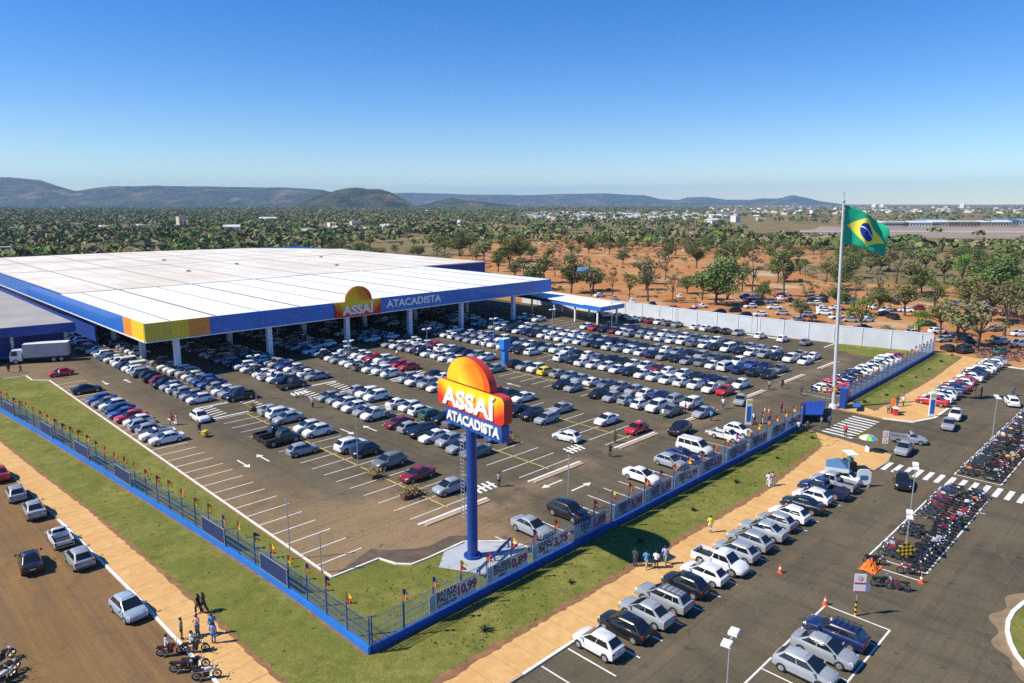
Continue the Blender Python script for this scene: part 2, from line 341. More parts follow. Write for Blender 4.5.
# ragged soil edges between lawn, walks and fence plinths
er = random.Random(19)
def ragged(b, pts, w0, w1, z, step=0.45):
    a_ = []; c_ = []
    for p, q in zip(pts, pts[1:]):
        L = math.hypot(q[0] - p[0], q[1] - p[1]); nx, ny = -(q[1] - p[1]) / L, (q[0] - p[0]) / L; k = 0.0
        while k < L:
            x, y = p[0] + (q[0] - p[0]) * k / L, p[1] + (q[1] - p[1]) * k / L; u0, u1 = w0 * er.uniform(0.3, 1.5), w1 * er.uniform(0.4, 1.3)
            a_.append((x + nx * u0, y + ny * u0)); c_.append((x - nx * u1, y - ny * u1)); k += step
    n = len(a_); b.add([(p[0], p[1], z) for p in a_ + c_], [(n + i, n + i + 1, i + 1, i) for i in range(n - 1)])
b = MB(); ragged(b, [(-4.4, -5.75), (8, -5.6), (47, -6.05), (66.3, -4.4)], 0.42, 0.3, 0.067); ragged(b, [(87.7, -3.65), (115, -3.88), (141.5, -2.6)], 0.3, 0.25, 0.067)
ragged(b, [(p[0] - 0.14, p[1]) for p in FL[::-1]], 0.22, 0.02, 0.068); ragged(b, [(0.2, -0.14), (37, 0.1), (61, 0.3), (72.6, 0.75)], 0.02, 0.2, 0.068); ragged(b, [(88, 0.85), (115, 1.45), (141.2, 2.25)], 0.02, 0.2, 0.068)
ragged(b, [(p[0] + 0.05, p[1]) for p in SWI[:-1]], 0.22, 0.22, 0.069); ragged(b, [(3.4, 105), (3.4, 11)], 0.02, 0.22, 0.07)
struct(b.build('soil_edge', M_SOIL))
# damp earth washed along the lot kerb by the corner
b = MB(); b.sheet([(4.0, 11.3), (8.3, 11.2), (9.1, 9.4), (9.9, 8.4), (11.5, 8.25), (15.4, 8.3), (16.6, 7.6), (17.4, 8.3), (15.6, 9.9), (12.6, 9.7), (11.2, 10.6), (9.6, 11.9), (8.8, 13.0), (6.4, 12.2)], 0.034); struct(b.build('damp_soil', mat('damp_soil', (0.105, 0.072, 0.045), 0.8, var=0.4, scale=0.8)))
# footpaths
b = MB(); OUT = KL[:13]
b.sheet(OUT + [(6, -9.0), (6, -5.5), (0, -5.55)] + SWI[:-1][::-1], 0.05)
b.sheet([(6, -9.0), (58, -9.0), (59.8, -10.2), (61.8, -12.4), (66, -12.6), (68.8, -12), (69.5, -9.0), (70.5, -4.5), (72, 1.0), (71, -1.7), (66.5, -4.4), (47, -6.0), (8, -5.5), (6, -5.5)], 0.05)
b.sheet([(85.0, 1.8), (84.4, -6), (85.8, -9.6), (90, -11.1), (96, -11.2), (97.5, -6.6), (141.5, -6.6), (142.5, -2.4), (115, -3.85), (88, -3.5), (90.2, 0.6), (92, 1.6)], 0.05)
struct(b.build('footpath', M_WALK))
# joints across the walk slabs
b = MB()
for i in range(len(OUT) - 3):
    p, q = OUT[i], OUT[i + 1]; L = math.hypot(q[0] - p[0], q[1] - p[1]); k = 0.0
    while k < L:
        t = k / L; x, y = p[0] + (q[0] - p[0]) * t, p[1] + (q[1] - p[1]) * t
        wd = 3.0 if y < 30 else 2.9 - (y - 30) * 0.02
        b.line((x + 0.2, y), (x + wd, y + 0.1), 0.035, 0.054); k += 2.0
for k in range(0, 27): b.line((4 + 2 * k, -8.9), (4 + 2 * k, -5.9), 0.035, 0.054)
struct(b.build('footpath_joints', mat('slab_joint', (0.30, 0.18, 0.09), 0.9)))
# kerbs
def kerb(b, pts, w=0.22, h=0.14, z=0.0, mi=0):
    for p, q in zip(pts, pts[1:]): b.bar(p, q, w, h, z, mi)
b = MB()
kerb(b, KL[:5], mi=1); kerb(b, KL[4:10]); kerb(b, KL[9:13], mi=1); kerb(b, [(-2.5, -8.7), (6.0, -9.05)], mi=1); kerb(b, [(6.05, -9.05), (13, -9.06)]); kerb(b, [(13, -9.06), (58, -9.06)], mi=1)
kerb(b, [(58, -9.06), (59.8, -10.2), (61.8, -12.4), (66, -12.6), (68.8, -12), (69.5, -9.0), (70.5, -4.5)], mi=1)
kerb(b, [(84.5, -6), (85.6, -9.7), (90, -11.3), (97, -11.3)], 0.35); kerb(b, [(97.2, -6.5), (141, -6.5)], mi=1); kerb(b, [(137, -11.5), (137.2, -60)], 0.5)
kerb(b, [(3.55, 106), (3.55, 11.0), (8.2, 10.9), (8.7, 9.0), (9.6, 8.0), (11.5, 7.9), (15.6, 8.0), (18.6, 5.2), (19.5, 1.4)], 0.18, 0.17)
kerb(b, [(-2, 113), (1.4, 113), (1.4, 108.5), (3.55, 106)], 0.18, 0.17)
kerb(b, [(131, 21), (137.4, 21)], 0.3, 0.17); kerb(b, [(133.6, 33), (134.0, 74)], 0.5, 0.17)
struct(b.build('kerbs', [M_KERB, M_KERBDUST]))
ISL = [at(*q) for q in ((1110, 585), (1060, 589), (1036, 597), (1022, 605), (1013, 613), (1008, 622), (1007, 632), (1010, 644), (1016, 656), (1026, 668), (1050, 688), (1110, 722))]
b = MB(); b.sheet(ISL, 0.1); struct(b.build('island_lawn', M_GRASS))
b = MB(); kerb(b, ISL, 0.3, 0.17); struct(b.build('island_kerb', M_KERB)); b = MB(); SM_ = []
for p, q in zip(ISL, ISL[1:]): SM_ += [(p[0] + (q[0] - p[0]) * t / 4, p[1] + (q[1] - p[1]) * t / 4) for t in range(4)]
nn = [(SM_[min(i + 1, len(SM_) - 1)][0] - SM_[max(i - 1, 0)][0], SM_[min(i + 1, len(SM_) - 1)][1] - SM_[max(i - 1, 0)][1]) for i in range(len(SM_))]
ob_ = [(p[0] - n[1] / math.hypot(*n) * (-1 if False else 1) * (0.9 + 0.35 * math.sin(i * 0.7) + er.uniform(-.08, .08)), p[1] + n[0] / math.hypot(*n) * (0.9 + 0.35 * math.sin(i * 0.7))) for i, (p, n) in enumerate(zip(SM_, nn))]
ib_ = [(2 * p[0] - o[0], 2 * p[1] - o[1]) for p, o in zip(SM_, ob_)]; m_ = len(SM_)
b.add([(p[0], p[1], 0.0245) for p in ob_ + ib_], [(i, i + 1, m_ + i + 1, m_ + i) for i in range(m_ - 1)]); struct(b.build('island_dust', mat('street_dust', (0.24, 0.165, 0.095), 0.9, var=0.35, scale=0.6)))

# ------------------------------------------------------------------ paint on the asphalt
ROWX = [19.5, 35.0, 51.0, 67.0, 83.0, 98.8, 114.5]          # centres of the double rows
b = MB(); Z = 0.036
SP = 2.75
y = 13.8
while y < 104: b.line((3.7, y), (8.3, y), 0.13, Z); y += SP
for xc in ROWX:
    y0 = 15.5 if xc < 60 else 16.5
    y = y0
    while y < 150:
        if not (62.5 < y < 70.5 and xc < 110): b.line((xc - 4.5, y), (xc - 0.15, y), 0.12, Z); b.line((xc + 0.15, y), (xc + 4.5, y), 0.12, Z)
        y += SP
    if xc < 110:
        for yy in (63, 70): b.line((xc - 4.6, yy), (xc + 4.6, yy), 0.35, Z)
        for k in range(5): b.line((xc + 2.0, 64 + k * 1.2), (xc + 4.2, 64.6 + k * 1.2), 0.3, Z); b.line((xc - 4.2, 64 + k * 1.2), (xc - 2.0, 64.6 + k * 1.2), 0.3, Z)
    b.line((xc - 4.6, 14.0), (xc + 4.6, 14.0), 0.32, Z)
x = 18.5
while x < 65: b.line((x, 2.2), (x, 6.8), 0.13, Z); x += SP
x = 90.0
while x < 136: b.line((x, 3.2), (x, 8.3), 0.13, Z); x += SP
y = 36
while y < 92: b.line((128.6, y), (133.4, y), 0.12, Z); y += SP
def arrow(x, y, ang, L=3.4):
    c, s = math.cos(ang), math.sin(ang); T = lambda px, py: (x + px * c - py * s, y + px * s + py * c)
    b.sheet([T(-L / 2, -0.11), T(L / 2 - 1.0, -0.11), T(L / 2 - 1.0, 0.11), T(-L / 2, 0.11)], Z); b.sheet([T(L / 2 - 1.0, -0.48), T(L / 2, 0), T(L / 2 - 1.0, 0.48)], Z + 0.002)
UP = R(90); DN = R(-90)
for x, y, a in ((10.0, 42.1, DN), (12.6, 42.4, UP), (10.1, 97.5, DN), (13.3, 96, UP), (28.6, 43, UP), (25.6, 44, DN), (31.8, 11.6, R(180)), (33.6, 8.8, 0), (44.5, 44, UP), (60, 46, UP), (57.5, 46, DN), (10.2, 66, DN), (62, 9, R(180))): arrow(x, y, a)
# disabled bay squares
for x, y in ((41.2, 16.4), (29.6, 66.2), (24.5, 15.3)):
    for k in range(4): b.line((x + 0.75 * k, y), (x + 0.75 * k + 0.35, y + 2.0), 0.34, Z + 0.003)
    b.line((x - 0.2, y + 1.0), (x + 2.8, y + 1.0), 0.3, Z + 0.005)
struct(b.build('car_park_markings', M_WHITE))
b = MB()
for xc in ROWX[:5]:
    b.line((xc, 15), (xc, 62), 0.16, 0.040)
    b.line((xc - 1.2, 43), (xc + 1.2, 43), 0.14, 0.042)
struct(b.build('yellow_lines', M_YELL))
# kerb strips beside the cross aisle (dusty pink concrete)
b = MB()
for xc in ROWX: b.box((xc, 13.3, 0.08), (8.6, 0.5, 0.1))
struct(b.build('aisle_kerbs', M_KERBDUST))
# street paint
b = MB(); Z = 0.027; x = 7.6
while x < 57: b.line((x, -9.3), (x, -13.5), 0.13, Z); x += SP
x = 97.5
while x < 140: b.line((x, -6.8), (x, -11.2), 0.13, Z); x += SP
for k in range(13): b.line((62.9, -13.0 - k * 1.12), (66.1, -13.0 - k * 1.12), 0.52, Z)
for k in range(9): b.line((72.6 + k * 1.25, -2.0 - k * 0.05), (72.2 + k * 1.25, -6.2), 0.5, Z)
def frame(x0, x1, y0, y1, w=0.14):
    b.line((x0, y0), (x1, y0), w, Z); b.line((x0, y1), (x1, y1), w, Z); b.line((x0, y0), (x0, y1), w, Z + 0.002); b.line((x1, y0), (x1, y1), w, Z + 0.002)
frame(12.6, 28.9, -24.6, -19.9)
for x in (15.3, 18.0, 20.8, 23.5, 26.2): b.line((x, -20.0), (x, -24.5), 0.12, Z + 0.003)
frame(39.8, 62.0, -24.0, -19.4); frame(67.2, 104, -24.0, -19.4)
b.line((37.9, -19.6), (38.2, -24.2), 0.14, Z); b.line((52.0, -19.5), (52.0, -23.9), 0.14, Z + 0.003); b.line((57.2, -24.6), (57.2, -24.0), 0.14, Z)
b.line((40, -35), (50, -36.5), 0.15, Z)
struct(b.build('road_markings', M_WHITE))
# ------------------------------------------------------------------ the store with its drive-under canopy
M_BLUESHADE = mat('blue_wall_shaded', (0.008, 0.070, 0.33), 0.5, var=0.12, scale=0.6)  # same plinth blue, darkened: shade on the street-facing fences put into the colour
M_ROOFW = mat('white_roof_sheet', (0.80, 0.80, 0.78), 0.6, var=0.05, scale=0.25); M_SEAM = mat('roof_gutter', (0.16, 0.155, 0.15), 0.8)
def dirty_roof():
    g = NG('weathered_roof_sheet', 0.7)
    c = g.mix(g.noise(0.05, 6, 0.6, 0.35, 0.7, dist=0.3), (0.66, 0.60, 0.50), (0.78, 0.74, 0.67)); c = g.mix(g.math('MULTIPLY', g.noise(0.25, 6, 0.7, 0.5, 0.75), 0.45), c, (0.44, 0.35, 0.26)); c = g.mix(g.math('MULTIPLY', g.noise(0.5, 6, 0.7, 0.45, 0.7, stretch=(1.6, 0.03, 1)), 0.5), c, (0.50, 0.42, 0.32)); c = g.mix(g.math('MULTIPLY', g.noise(0.03, 5, 0.6, 0.5, 0.62), 0.45), c, (0.80, 0.77, 0.71))
    return g.out(c)
M_ROOFD = dirty_roof()
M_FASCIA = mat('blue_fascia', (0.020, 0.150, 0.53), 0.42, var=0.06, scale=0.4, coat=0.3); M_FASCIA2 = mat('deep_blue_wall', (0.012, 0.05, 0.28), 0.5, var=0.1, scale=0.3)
M_YELLOW = mat('yellow_panel', (0.80, 0.56, 0.02), 0.45, var=0.05, scale=0.5); M_OLIVE = mat('mustard_panel', (0.66, 0.50, 0.045), 0.45, var=0.05, scale=0.5); M_ORANGE = mat('orange_panel', (0.78, 0.27, 0.03), 0.45, var=0.06, scale=0.5)
M_COLUMN = mat('column_paint', (0.66, 0.72, 0.80), 0.5, var=0.06, scale=0.8); M_SOFFIT = mat('soffit_steel', (0.35, 0.36, 0.38), 0.7)
def logo_material(name, centre, rad):
    """printed sun: yellow through orange to red with a paler wave, in the panel's own coordinates"""
    g = NG(name, 0.4)
    tc = g.nt.nodes.new('ShaderNodeTexCoord'); sx = g.nt.nodes.new('ShaderNodeSeparateXYZ'); g.nt.links.new(tc.outputs['Object'], sx.inputs[0])
    X, Zc = sx.outputs[0], sx.outputs[2]
    d1 = g.math('SQRT', g.math('ADD', g.math('POWER', g.math('SUBTRACT', X, centre[0] - rad * 0.75), 2.0), g.math('POWER', g.math('SUBTRACT', Zc, centre[1] + rad * 0.2), 2.0)))
    c = g.mix(g.ramp(d1, rad * 0.15, rad * 1.45), (0.90, 0.56, 0.03), (0.78, 0.10, 0.015))
    dd = g.math('SQRT', g.math('ADD', g.math('POWER', g.math('SUBTRACT', X, centre[0] + rad * 0.15), 2.0), g.math('POWER', g.math('SUBTRACT', Zc, centre[1] - rad * 0.15), 2.0)))
    inner = g.mix(g.ramp(g.math('ADD', X, Zc), centre[0] + centre[1] - rad * 0.6, centre[0] + centre[1] + rad * 0.55), (0.90, 0.66, 0.04), (0.84, 0.24, 0.02))
    c = g.mix(g.ramp(dd, rad * 0.66, rad * 0.62), c, inner)
    return g.out(c)
def banner_material(name, z0, z1, half):
    """box panel print: yellow top running to red at the foot and the ends"""
    g = NG(name, 0.4)
    tc = g.nt.nodes.new('ShaderNodeTexCoord'); sx = g.nt.nodes.new('ShaderNodeSeparateXYZ'); g.nt.links.new(tc.outputs['Object'], sx.inputs[0])
    t = g.ramp(sx.outputs[2], z0, z1, smooth=False); e = g.ramp(g.math('ABSOLUTE', sx.outputs[0]), half * 0.55, half * 1.02, 0, 0.42)
    t = g.math('SUBTRACT', t, e)
    c = g.mix(g.ramp(t, 0.0, 0.45), (0.62, 0.035, 0.025), (0.85, 0.24, 0.02)); c = g.mix(g.ramp(t, 0.35, 0.85), c, (0.90, 0.62, 0.03))
    return g.out(c)
M_LETTER = mat('white_letter', (0.82, 0.82, 0.82), 0.4); M_RED = mat('red_side', (0.50, 0.045, 0.03), 0.4); M_SIGNBLUE = mat('sign_blue', (0.012, 0.08, 0.36), 0.4, coat=0.3)

store = empty('supermarket', (16.5, 95, 0), 0, 'vast white-roofed wholesale store with blue fascia and deep shaded canopy over parked cars', 'supermarket')
def part(name, b, mats, parent, smooth=None):
    """part built in site coordinates under a root standing elsewhere"""
    o = b.build(name, mats, parent, smooth); o.location = [-c for c in ROOTLOC[parent.name]] if parent.name in ROOTLOC else (0, 0, 0); return o
ROOTLOC = {store.name: (16.5, 95, 0)}
X0, X1, YF, YM, YB = 16.5, 123.5, 95.0, 153.0, 292.0
b = MB(); b.box(((X0 + X1) / 2, (YF + YM) / 2, 9.86), (X1 - X0 - 0.1, YM - YF - 0.1, 0.28)); canopy_roof = part('canopy_roof', b, M_ROOFW, store)
b = MB()
for x in [29.4 - 8.2] + [29.4 + 8.75 * k - 0.0 for k in range(0, 11)]:
    wd = 0.5 if round((x - 29.4) / 8.75) % 2 == 0 else 0.22
    b.box((x, (YF + YM) / 2, 10.02), (wd, YM - YF - 1.2, 0.06))
part('roof_gutter', b, M_SEAM, canopy_roof).location = (0, 0, 0)
b = MB(); b.prism([(18, YM + 0.03), (152, YM + 0.03), (152, 250), (156, 250), (128, 289), (76, 300), (18, 300)], 9.72, 10.0); main_roof = part('main_roof', b, M_ROOFD, store)
b = MB()
for k in range(0, 14):
    x = 29.4 + 8.75 * k; yb = 296 if x < 95 else (282 if x < 130 else 248)
    b.box((x, (YM + yb) / 2 + 0.5, 10.02), (0.55 if k % 2 == 0 else 0.12, yb - YM - 2.5, 0.06))
for y in (222, 262): b.box((78, y, 10.035), (118, 0.3, 0.06))
b.box((84, 153.6, 10.04), (132, 0.45, 0.06))
part('roof_gutter', b, mat('pale_gutter', (0.30, 0.28, 0.26), 0.8), main_roof).location = (0, 0, 0)
for x, y in ((60, 190), (82, 205), (104, 176), (120, 214), (70, 240)):
    b = MB(); b.box((x, y, 10.25), (1.2, 1.2, 0.5)); part('roof_vent', b, M_STEEL, main_roof)
for o in list(store.children):
    for c in o.children: c.location = (0, 0, 0)
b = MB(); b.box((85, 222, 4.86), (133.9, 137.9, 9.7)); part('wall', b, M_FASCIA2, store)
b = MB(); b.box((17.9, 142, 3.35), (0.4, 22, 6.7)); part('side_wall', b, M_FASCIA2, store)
# fascia bands
FH, FZ = 3.25, 6.80
b = MB(); b.box(((28.0 + 54.4) / 2, YF - 0.16, FZ + FH / 2), (54.4 - 28.0, 0.3, FH)); b.box(((66.3 + X1) / 2, YF - 0.16, FZ + FH / 2), (X1 - 66.3, 0.3, FH)); b.box((60.3, YF - 0.12, FZ + FH / 2), (12.0, 0.2, FH - 0.01))
b.box((X1 - 0.15, (YF + YM) / 2, FZ + FH / 2), (0.3, YM - YF, FH)); b.box((X0 + 0.15, (106.5 + YB) / 2, FZ + FH / 2), (0.3, YB - 106.5, FH)); fas = part('fascia', b, M_FASCIA, store)
b = MB(); b.box(((X0 + X1) / 2, YF - 0.2, FZ - 0.12), (X1 - X0, 0.46, 0.22)); b.box((X0 + 0.15, (YF + YB) / 2, FZ - 0.12), (0.46, YB - YF - 0.6, 0.22)); part('fascia_trim', b, M_GREYWHITE, store)
b = MB(); b.box((18.8, YF - 0.16, FZ + FH / 2), (4.6, 0.3, FH)); b.box((22.6, YF - 0.16, FZ + FH / 2), (3.0, 0.3, FH), mi=1); b.box((X0 + 0.15, 98.5, FZ + FH / 2), (0.3, 6.6, FH), mi=1); part('corner_panel', b, [M_OLIVE, M_YELLOW], store)
b = MB(); b.box((26.05, YF - 0.16, FZ + FH / 2), (3.9, 0.3, FH)); part('orange_panel', b, M_ORANGE, store); b = MB(); b.box((X0 + 0.15, 104.15, FZ + FH / 2), (0.3, 4.7, FH)); part('orange_panel', b, M_ORANGE, store)
for x in (22.0, 40.0, 58.0, 75.0, 91.0, 109.5):
    for y in (95.8, 115, 134):
        b = MB(); b.box((x, y, 3.4), (0.95, 0.95, 6.8)); part('column', b, M_COLUMN, store)
b = MB()
for x in (22.0, 40.0, 58.0, 75.0, 91.0, 109.5): b.box((x, 123.8, 9.3), (0.35, 56, 0.7))
for y in (115, 134): b.box((70, y, 8.7), (106, 0.3, 0.4))
part('roof_beam', b, M_SOFFIT, store)
# fascia sign: printed box, half sun above it, white lettering
b = MB(); b.box((0, 0, 0), (11.6, 0.25, 3.35)); so_ = b.build('sign_panel', banner_material('fascia_sign_print', -1.7, 1.6, 5.9), store); so_.location = (60.35 - 16.5, YF - 0.42 - 95, FZ + 1.6)
t = link('sign_lettering', text_mesh('sign_lettering', 'ASSAÍ', 2.75, M_LETTER, 0.06, 0.085, width=1.12), so_); t.location = (-0.1, -0.17, -0.35)
def half_disc(b, rx, rz, y0, y1, n=28, mi=0, k0=0.0):
    pts = [(rx * math.cos(math.pi * k / n), rz * math.sin(math.pi * k / n)) for k in range(n + 1)]
    m = len(pts); vs = [(p[0], y0, p[1]) for p in pts] + [(p[0], y1, p[1]) for p in pts]
    b.add(vs, [tuple(range(m)), tuple(range(2 * m - 1, m - 1, -1))], mi); b.add(vs, [(i, m + i, m + (i + 1) % m, (i + 1) % m) for i in range(m)], mi + 1)
b = MB(); half_disc(b, 3.35, 3.1, -0.2, 0.25); o = b.build('sun_emblem', [logo_material('fascia_sun_print', (0, 0.6), 3.2), M_RED], store); o.location = (60.5 - 16.5, YF - 0.36 - 95, FZ + FH + 0.06)
t = link('facade_lettering', text_mesh('facade_lettering', 'ATACADISTA', 2.35, M_LETTER, 0.05, 0.07, width=1.10), store); t.location = (75.7 - 16.5, YF - 0.38 - 95, FZ + 1.62)

# goods-in building by the store's flank
dock = empty('goods_in_building', (13, 127, 0), 0, 'low flat-roofed blue loading building behind the parked lorry', 'building'); ROOTLOC[dock.name] = (13, 127, 0)
b = MB(); b.prism([(13, 127), (13, 205), (-40, 212), (-40, 134)], 6.75, 7.0); part('roof', b, mat('dull_roof_sheet', (0.33, 0.31, 0.285), 0.8, var=0.15, scale=0.12), dock)
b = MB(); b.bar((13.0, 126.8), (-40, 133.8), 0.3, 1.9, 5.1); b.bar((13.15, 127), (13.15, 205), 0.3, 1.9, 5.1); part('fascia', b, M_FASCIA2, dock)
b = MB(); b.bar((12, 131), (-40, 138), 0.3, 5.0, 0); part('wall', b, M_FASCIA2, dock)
for k in range(5):
    b = MB(); b.box((11.5 - 9 * k, 127.9 + 1.18 * k, 2.55), (0.5, 0.5, 5.1)); part('column', b, M_STEEL, dock)
b = MB(); b.sheet([(12, 127.5), (-40, 134), (-40, 137), (12, 130.5)], 0.9); part('loading_platform', b, M_SOFFIT, dock)

# covered walkway by the white wall
wk = empty('covered_walkway', (117.5, 71, 0), 0, 'narrow white-roofed blue-edged walkway shelter beside the white wall', 'shelter'); ROOTLOC[wk.name] = (117.5, 71, 0)
b = MB(); b.prism([(116.4, 71.5), (126, 71.5), (133.5, 112), (122.6, 112)], 5.0, 5.22); part('roof', b, M_ROOFW, wk)
b = MB(); b.bar((116.3, 71.3), (119.9, 91), 0.25, 1.1, 4.1); b.bar((116.3, 71.3), (126.1, 71.3), 0.25, 1.1, 4.1); part('fascia', b, M_FASCIA, wk)
b = MB(); b.bar((119.95, 91.2), (122.6, 112), 0.25, 1.1, 4.1); part('shaded_fascia', b, M_FASCIA2, wk)  # back stretch in a deeper blue, the shade on it painted in
for x, y in ((117.2, 73), (119, 82), (120.7, 91), (122.3, 101), (125.2, 73), (127.4, 84), (129.6, 96)):
    b = MB(); b.box((x, y, 2.1), (0.4, 0.4, 4.2)); part('column', b, M_GREYWHITE, wk)

# long rendered boundary wall, with pilasters
M_RENDER = mat('white_render', (0.54, 0.565, 0.59), 0.8, var=0.10, scale=0.25)
wl = empty('boundary_wall', (135.5, 55, 0), 0, 'long pale rendered wall between the car park and the orange earth', 'wall'); ROOTLOC[wl.name] = (135.5, 55, 0)
WP = [(141.4, 2.8), (138.0, 20), (136.2, 38), (135.6, 55), (135.6, 118)]
b = MB()
for p, q in zip(WP, WP[1:]): b.bar(p, q, 0.25, 4.0, 0)
part('wall_panel', b, M_RENDER, wl)
b = MB()
for p, q in zip(WP, WP[1:]): b.bar(p, q, 0.36, 0.12, 4.0)
part('coping', b, M_GREYWHITE, wl)
for k in range(20):
    y = 5 + k * 5.6; x = np.interp(y, [p[1] for p in WP], [p[0] for p in WP])
    b = MB(); b.box((float(x) - 0.02, y, 1.98), (0.42, 0.3, 3.96)); part('pilaster', b, M_RENDER, wl)

# ------------------------------------------------------------------ fences on the blue plinth
def fence(name, label, pts, step, base_mat, h=2.1):
    r = empty(name, (pts[0][0], pts[0][1], 0), 0, label, 'fence'); L0 = (pts[0][0], pts[0][1], 0); ROOTLOC[r.name] = L0
    b = MB()
    for p, q in zip(pts, pts[1:]): b.bar(p, q, 0.26, 0.64, 0)
    part('plinth', b, base_mat, r)
    w_ = MB(); posts = []; acc = 0.0
    for p, q in zip(pts, pts[1:]):
        L = math.hypot(q[0] - p[0], q[1] - p[1]); a = math.atan2(q[1] - p[1], q[0] - p[0]); t = -acc
        for zz in (0.86, 1.35, 1.85, h + 0.55): w_.bar(p, q, 0.035, 0.035, zz)
        k = 0.0
        while k < L:
            w_.box((p[0] + (q[0] - p[0]) * k / L, p[1] + (q[1] - p[1]) * k / L, (0.72 + h + 0.6) / 2), (0.022, 0.022, h - 0.12), a); k += 0.19
        while t < L:
            if t >= 0: posts.append((p[0] + (q[0] - p[0]) * t / L, p[1] + (q[1] - p[1]) * t / L))
            t += step
        acc = L - (t - step)
    part('wire_panel', w_, M_WIRE, r)
    for x, y in posts:
        b = MB(); b.box((x, y, (0.72 + h + 0.75) / 2 ), (0.085, 0.085, h + 0.03)); part('post', b, M_BLUEPOLE, r)
    return r, posts
FLP = FL[::-1]
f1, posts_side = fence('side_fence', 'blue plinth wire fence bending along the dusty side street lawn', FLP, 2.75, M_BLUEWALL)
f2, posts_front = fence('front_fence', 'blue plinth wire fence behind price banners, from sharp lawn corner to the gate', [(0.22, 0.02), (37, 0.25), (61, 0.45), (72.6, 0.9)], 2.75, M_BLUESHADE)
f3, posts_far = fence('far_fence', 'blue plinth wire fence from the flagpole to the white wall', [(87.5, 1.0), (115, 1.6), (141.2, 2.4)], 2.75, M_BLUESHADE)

# dark navy boards on the side fence
def along(pts, s):
    for p, q in zip(pts, pts[1:]):
        L = math.hypot(q[0] - p[0], q[1] - p[1])
        if s <= L: return (p[0] + (q[0] - p[0]) * s / L, p[1] + (q[1] - p[1]) * s / L, math.atan2(q[1] - p[1], q[0] - p[0]))
        s -= L
    return (q[0], q[1], math.atan2(q[1] - p[1], q[0] - p[0]))
BW = 4.3; BS = (13.2, 23.8, 44.5, 56.7, 69.2, 84.6)
HOW = ['closest to the sharp fence corner', 'second up from the sharp fence corner', 'third up from the sharp fence corner', 'fourth up from the sharp fence corner', 'fifth up, beside the lorry end', 'last one up by the lorry']
for i, s in enumerate(BS):
    x, y, a = along(FLP, s)
    r = empty('advert_board', (x, y, 0), a, 'navy framed board on the side fence, ' + HOW[i], 'board', 'navy boards on the side fence')
    b = MB(); b.box((0, 0.09, 1.55), (BW, 0.05, 1.4)); b.build('panel', M_NAVY, r)
    b = MB()
    for zz in (0.82, 2.28): b.box((0, 0.10, zz), (BW + .1, 0.09, 0.045))
    for xx in (-BW / 2, BW / 2): b.box((xx, 0.10, 1.55), (0.09, 0.086, 1.5))
    b.build('frame', mat('board_frame', (0.20, 0.23, 0.30), 0.6), r)
# price banners on the front fence
M_BANW = mat('banner_cloth', (0.46, 0.50, 0.56), 0.7, var=0.22, scale=1.5); M_INK = mat('banner_ink', (0.03, 0.045, 0.11), 0.6); M_PRICE = mat('banner_price', (0.26, 0.03, 0.06), 0.6); M_TEAL = mat('banner_swatch', (0.24, 0.33, 0.42), 0.7, var=0.3, scale=3)
M_BANB = mat('blue_banner_cloth', (0.06, 0.10, 0.32), 0.7, var=0.15, scale=1.0)
BAN = [(7.4, 'BATATA', 'PALITO', 'CONGELADA', '10,99', 0, 'potato price banner reading 10,99'), (13.3, 'MACARRÃO', 'ESPAGUETE', '500G', '0,89', 0, 'pasta price banner reading 0,89'), (18.6, 'SABÃO', 'EM PÓ', '1KG', '3,75', 0, 'soap price banner reading 3,75'),
       (24.1, 'LEITE', 'UHT', '1L', '1,89', 0, 'milk price banner reading 1,89'), (30.2, 'ARROZ', 'TIPO 1', '5KG', '8,98', 0, 'rice price banner reading 8,98'), (35.5, 'CAFÉ', '500G', 'A VÁCUO', '5,49', 0, 'coffee price banner reading 5,49'), (40.9, 'FEIJÃO', 'CARIOCA', '1KG', '2,99', 0, 'bean price banner reading 2,99'),
       (46.4, 'AÇÚCAR', 'CRISTAL', '2KG', '3,29', 0, 'sugar price banner reading 3,29'), (52.3, 'ÓLEO', 'DE SOJA', '900ML', '2,59', 0, 'oil price banner reading 2,59'), (58.1, 'FRANGO', 'CONGELADO', 'KG', '4,99', 0, 'chicken price banner reading 4,99'), (64.0, 'FARINHA', 'DE TRIGO', '1KG', '1,79', 0, 'flour price banner reading 1,79'), (69.2, 'SAL', 'REFINADO', '1KG', '0,79', 0, 'salt price banner reading 0,79')]
for s, l1, l2, l3, pr, kind, lab in BAN:
    x, y, a = along([(0.2, 0.02), (37, 0.25), (61, 0.45), (72.6, 0.9)], s)
    r = empty('price_banner', (x, y, 0), a, 'pale ' + lab + ' tied on the front fence', 'banner', 'price banners on the front fence')
    b = MB(); b.box((0, -0.1, 1.55), (4.7, 0.02, 1.45)); b.box((-2.05, -0.115, 1.55), (0.5, 0.012, 1.1), mi=1); b.build('cloth', [M_BANW if round(s) % 2 else mat('blue_grey_banner', (0.22, 0.28, 0.40), 0.7, var=0.25, scale=1.5), M_TEAL], r)
    for txt, sz, xx, zz, m_, bo in ((l1, 0.62, -0.65, 2.0, M_INK, 0.02), (l2, 0.62, -0.65, 1.52, M_INK, 0.02), (l3, 0.36, -0.65, 1.08, M_INK, 0.01), (pr, 1.05, 1.35, 1.55, M_PRICE, 0.04)):
        me = text_mesh('lettering', txt, sz, m_, 0.006, bo); xs = [v.co.x for v in me.vertices]; wmax = 1.95 if m_ is M_INK else 1.95
        f = min(1.05, wmax / max(0.1, max(xs) - min(xs))); me.transform(Matrix.Scale(f, 4, (1, 0, 0)))
        t = link('lettering', me, r); t.location = (xx, -0.125, zz)

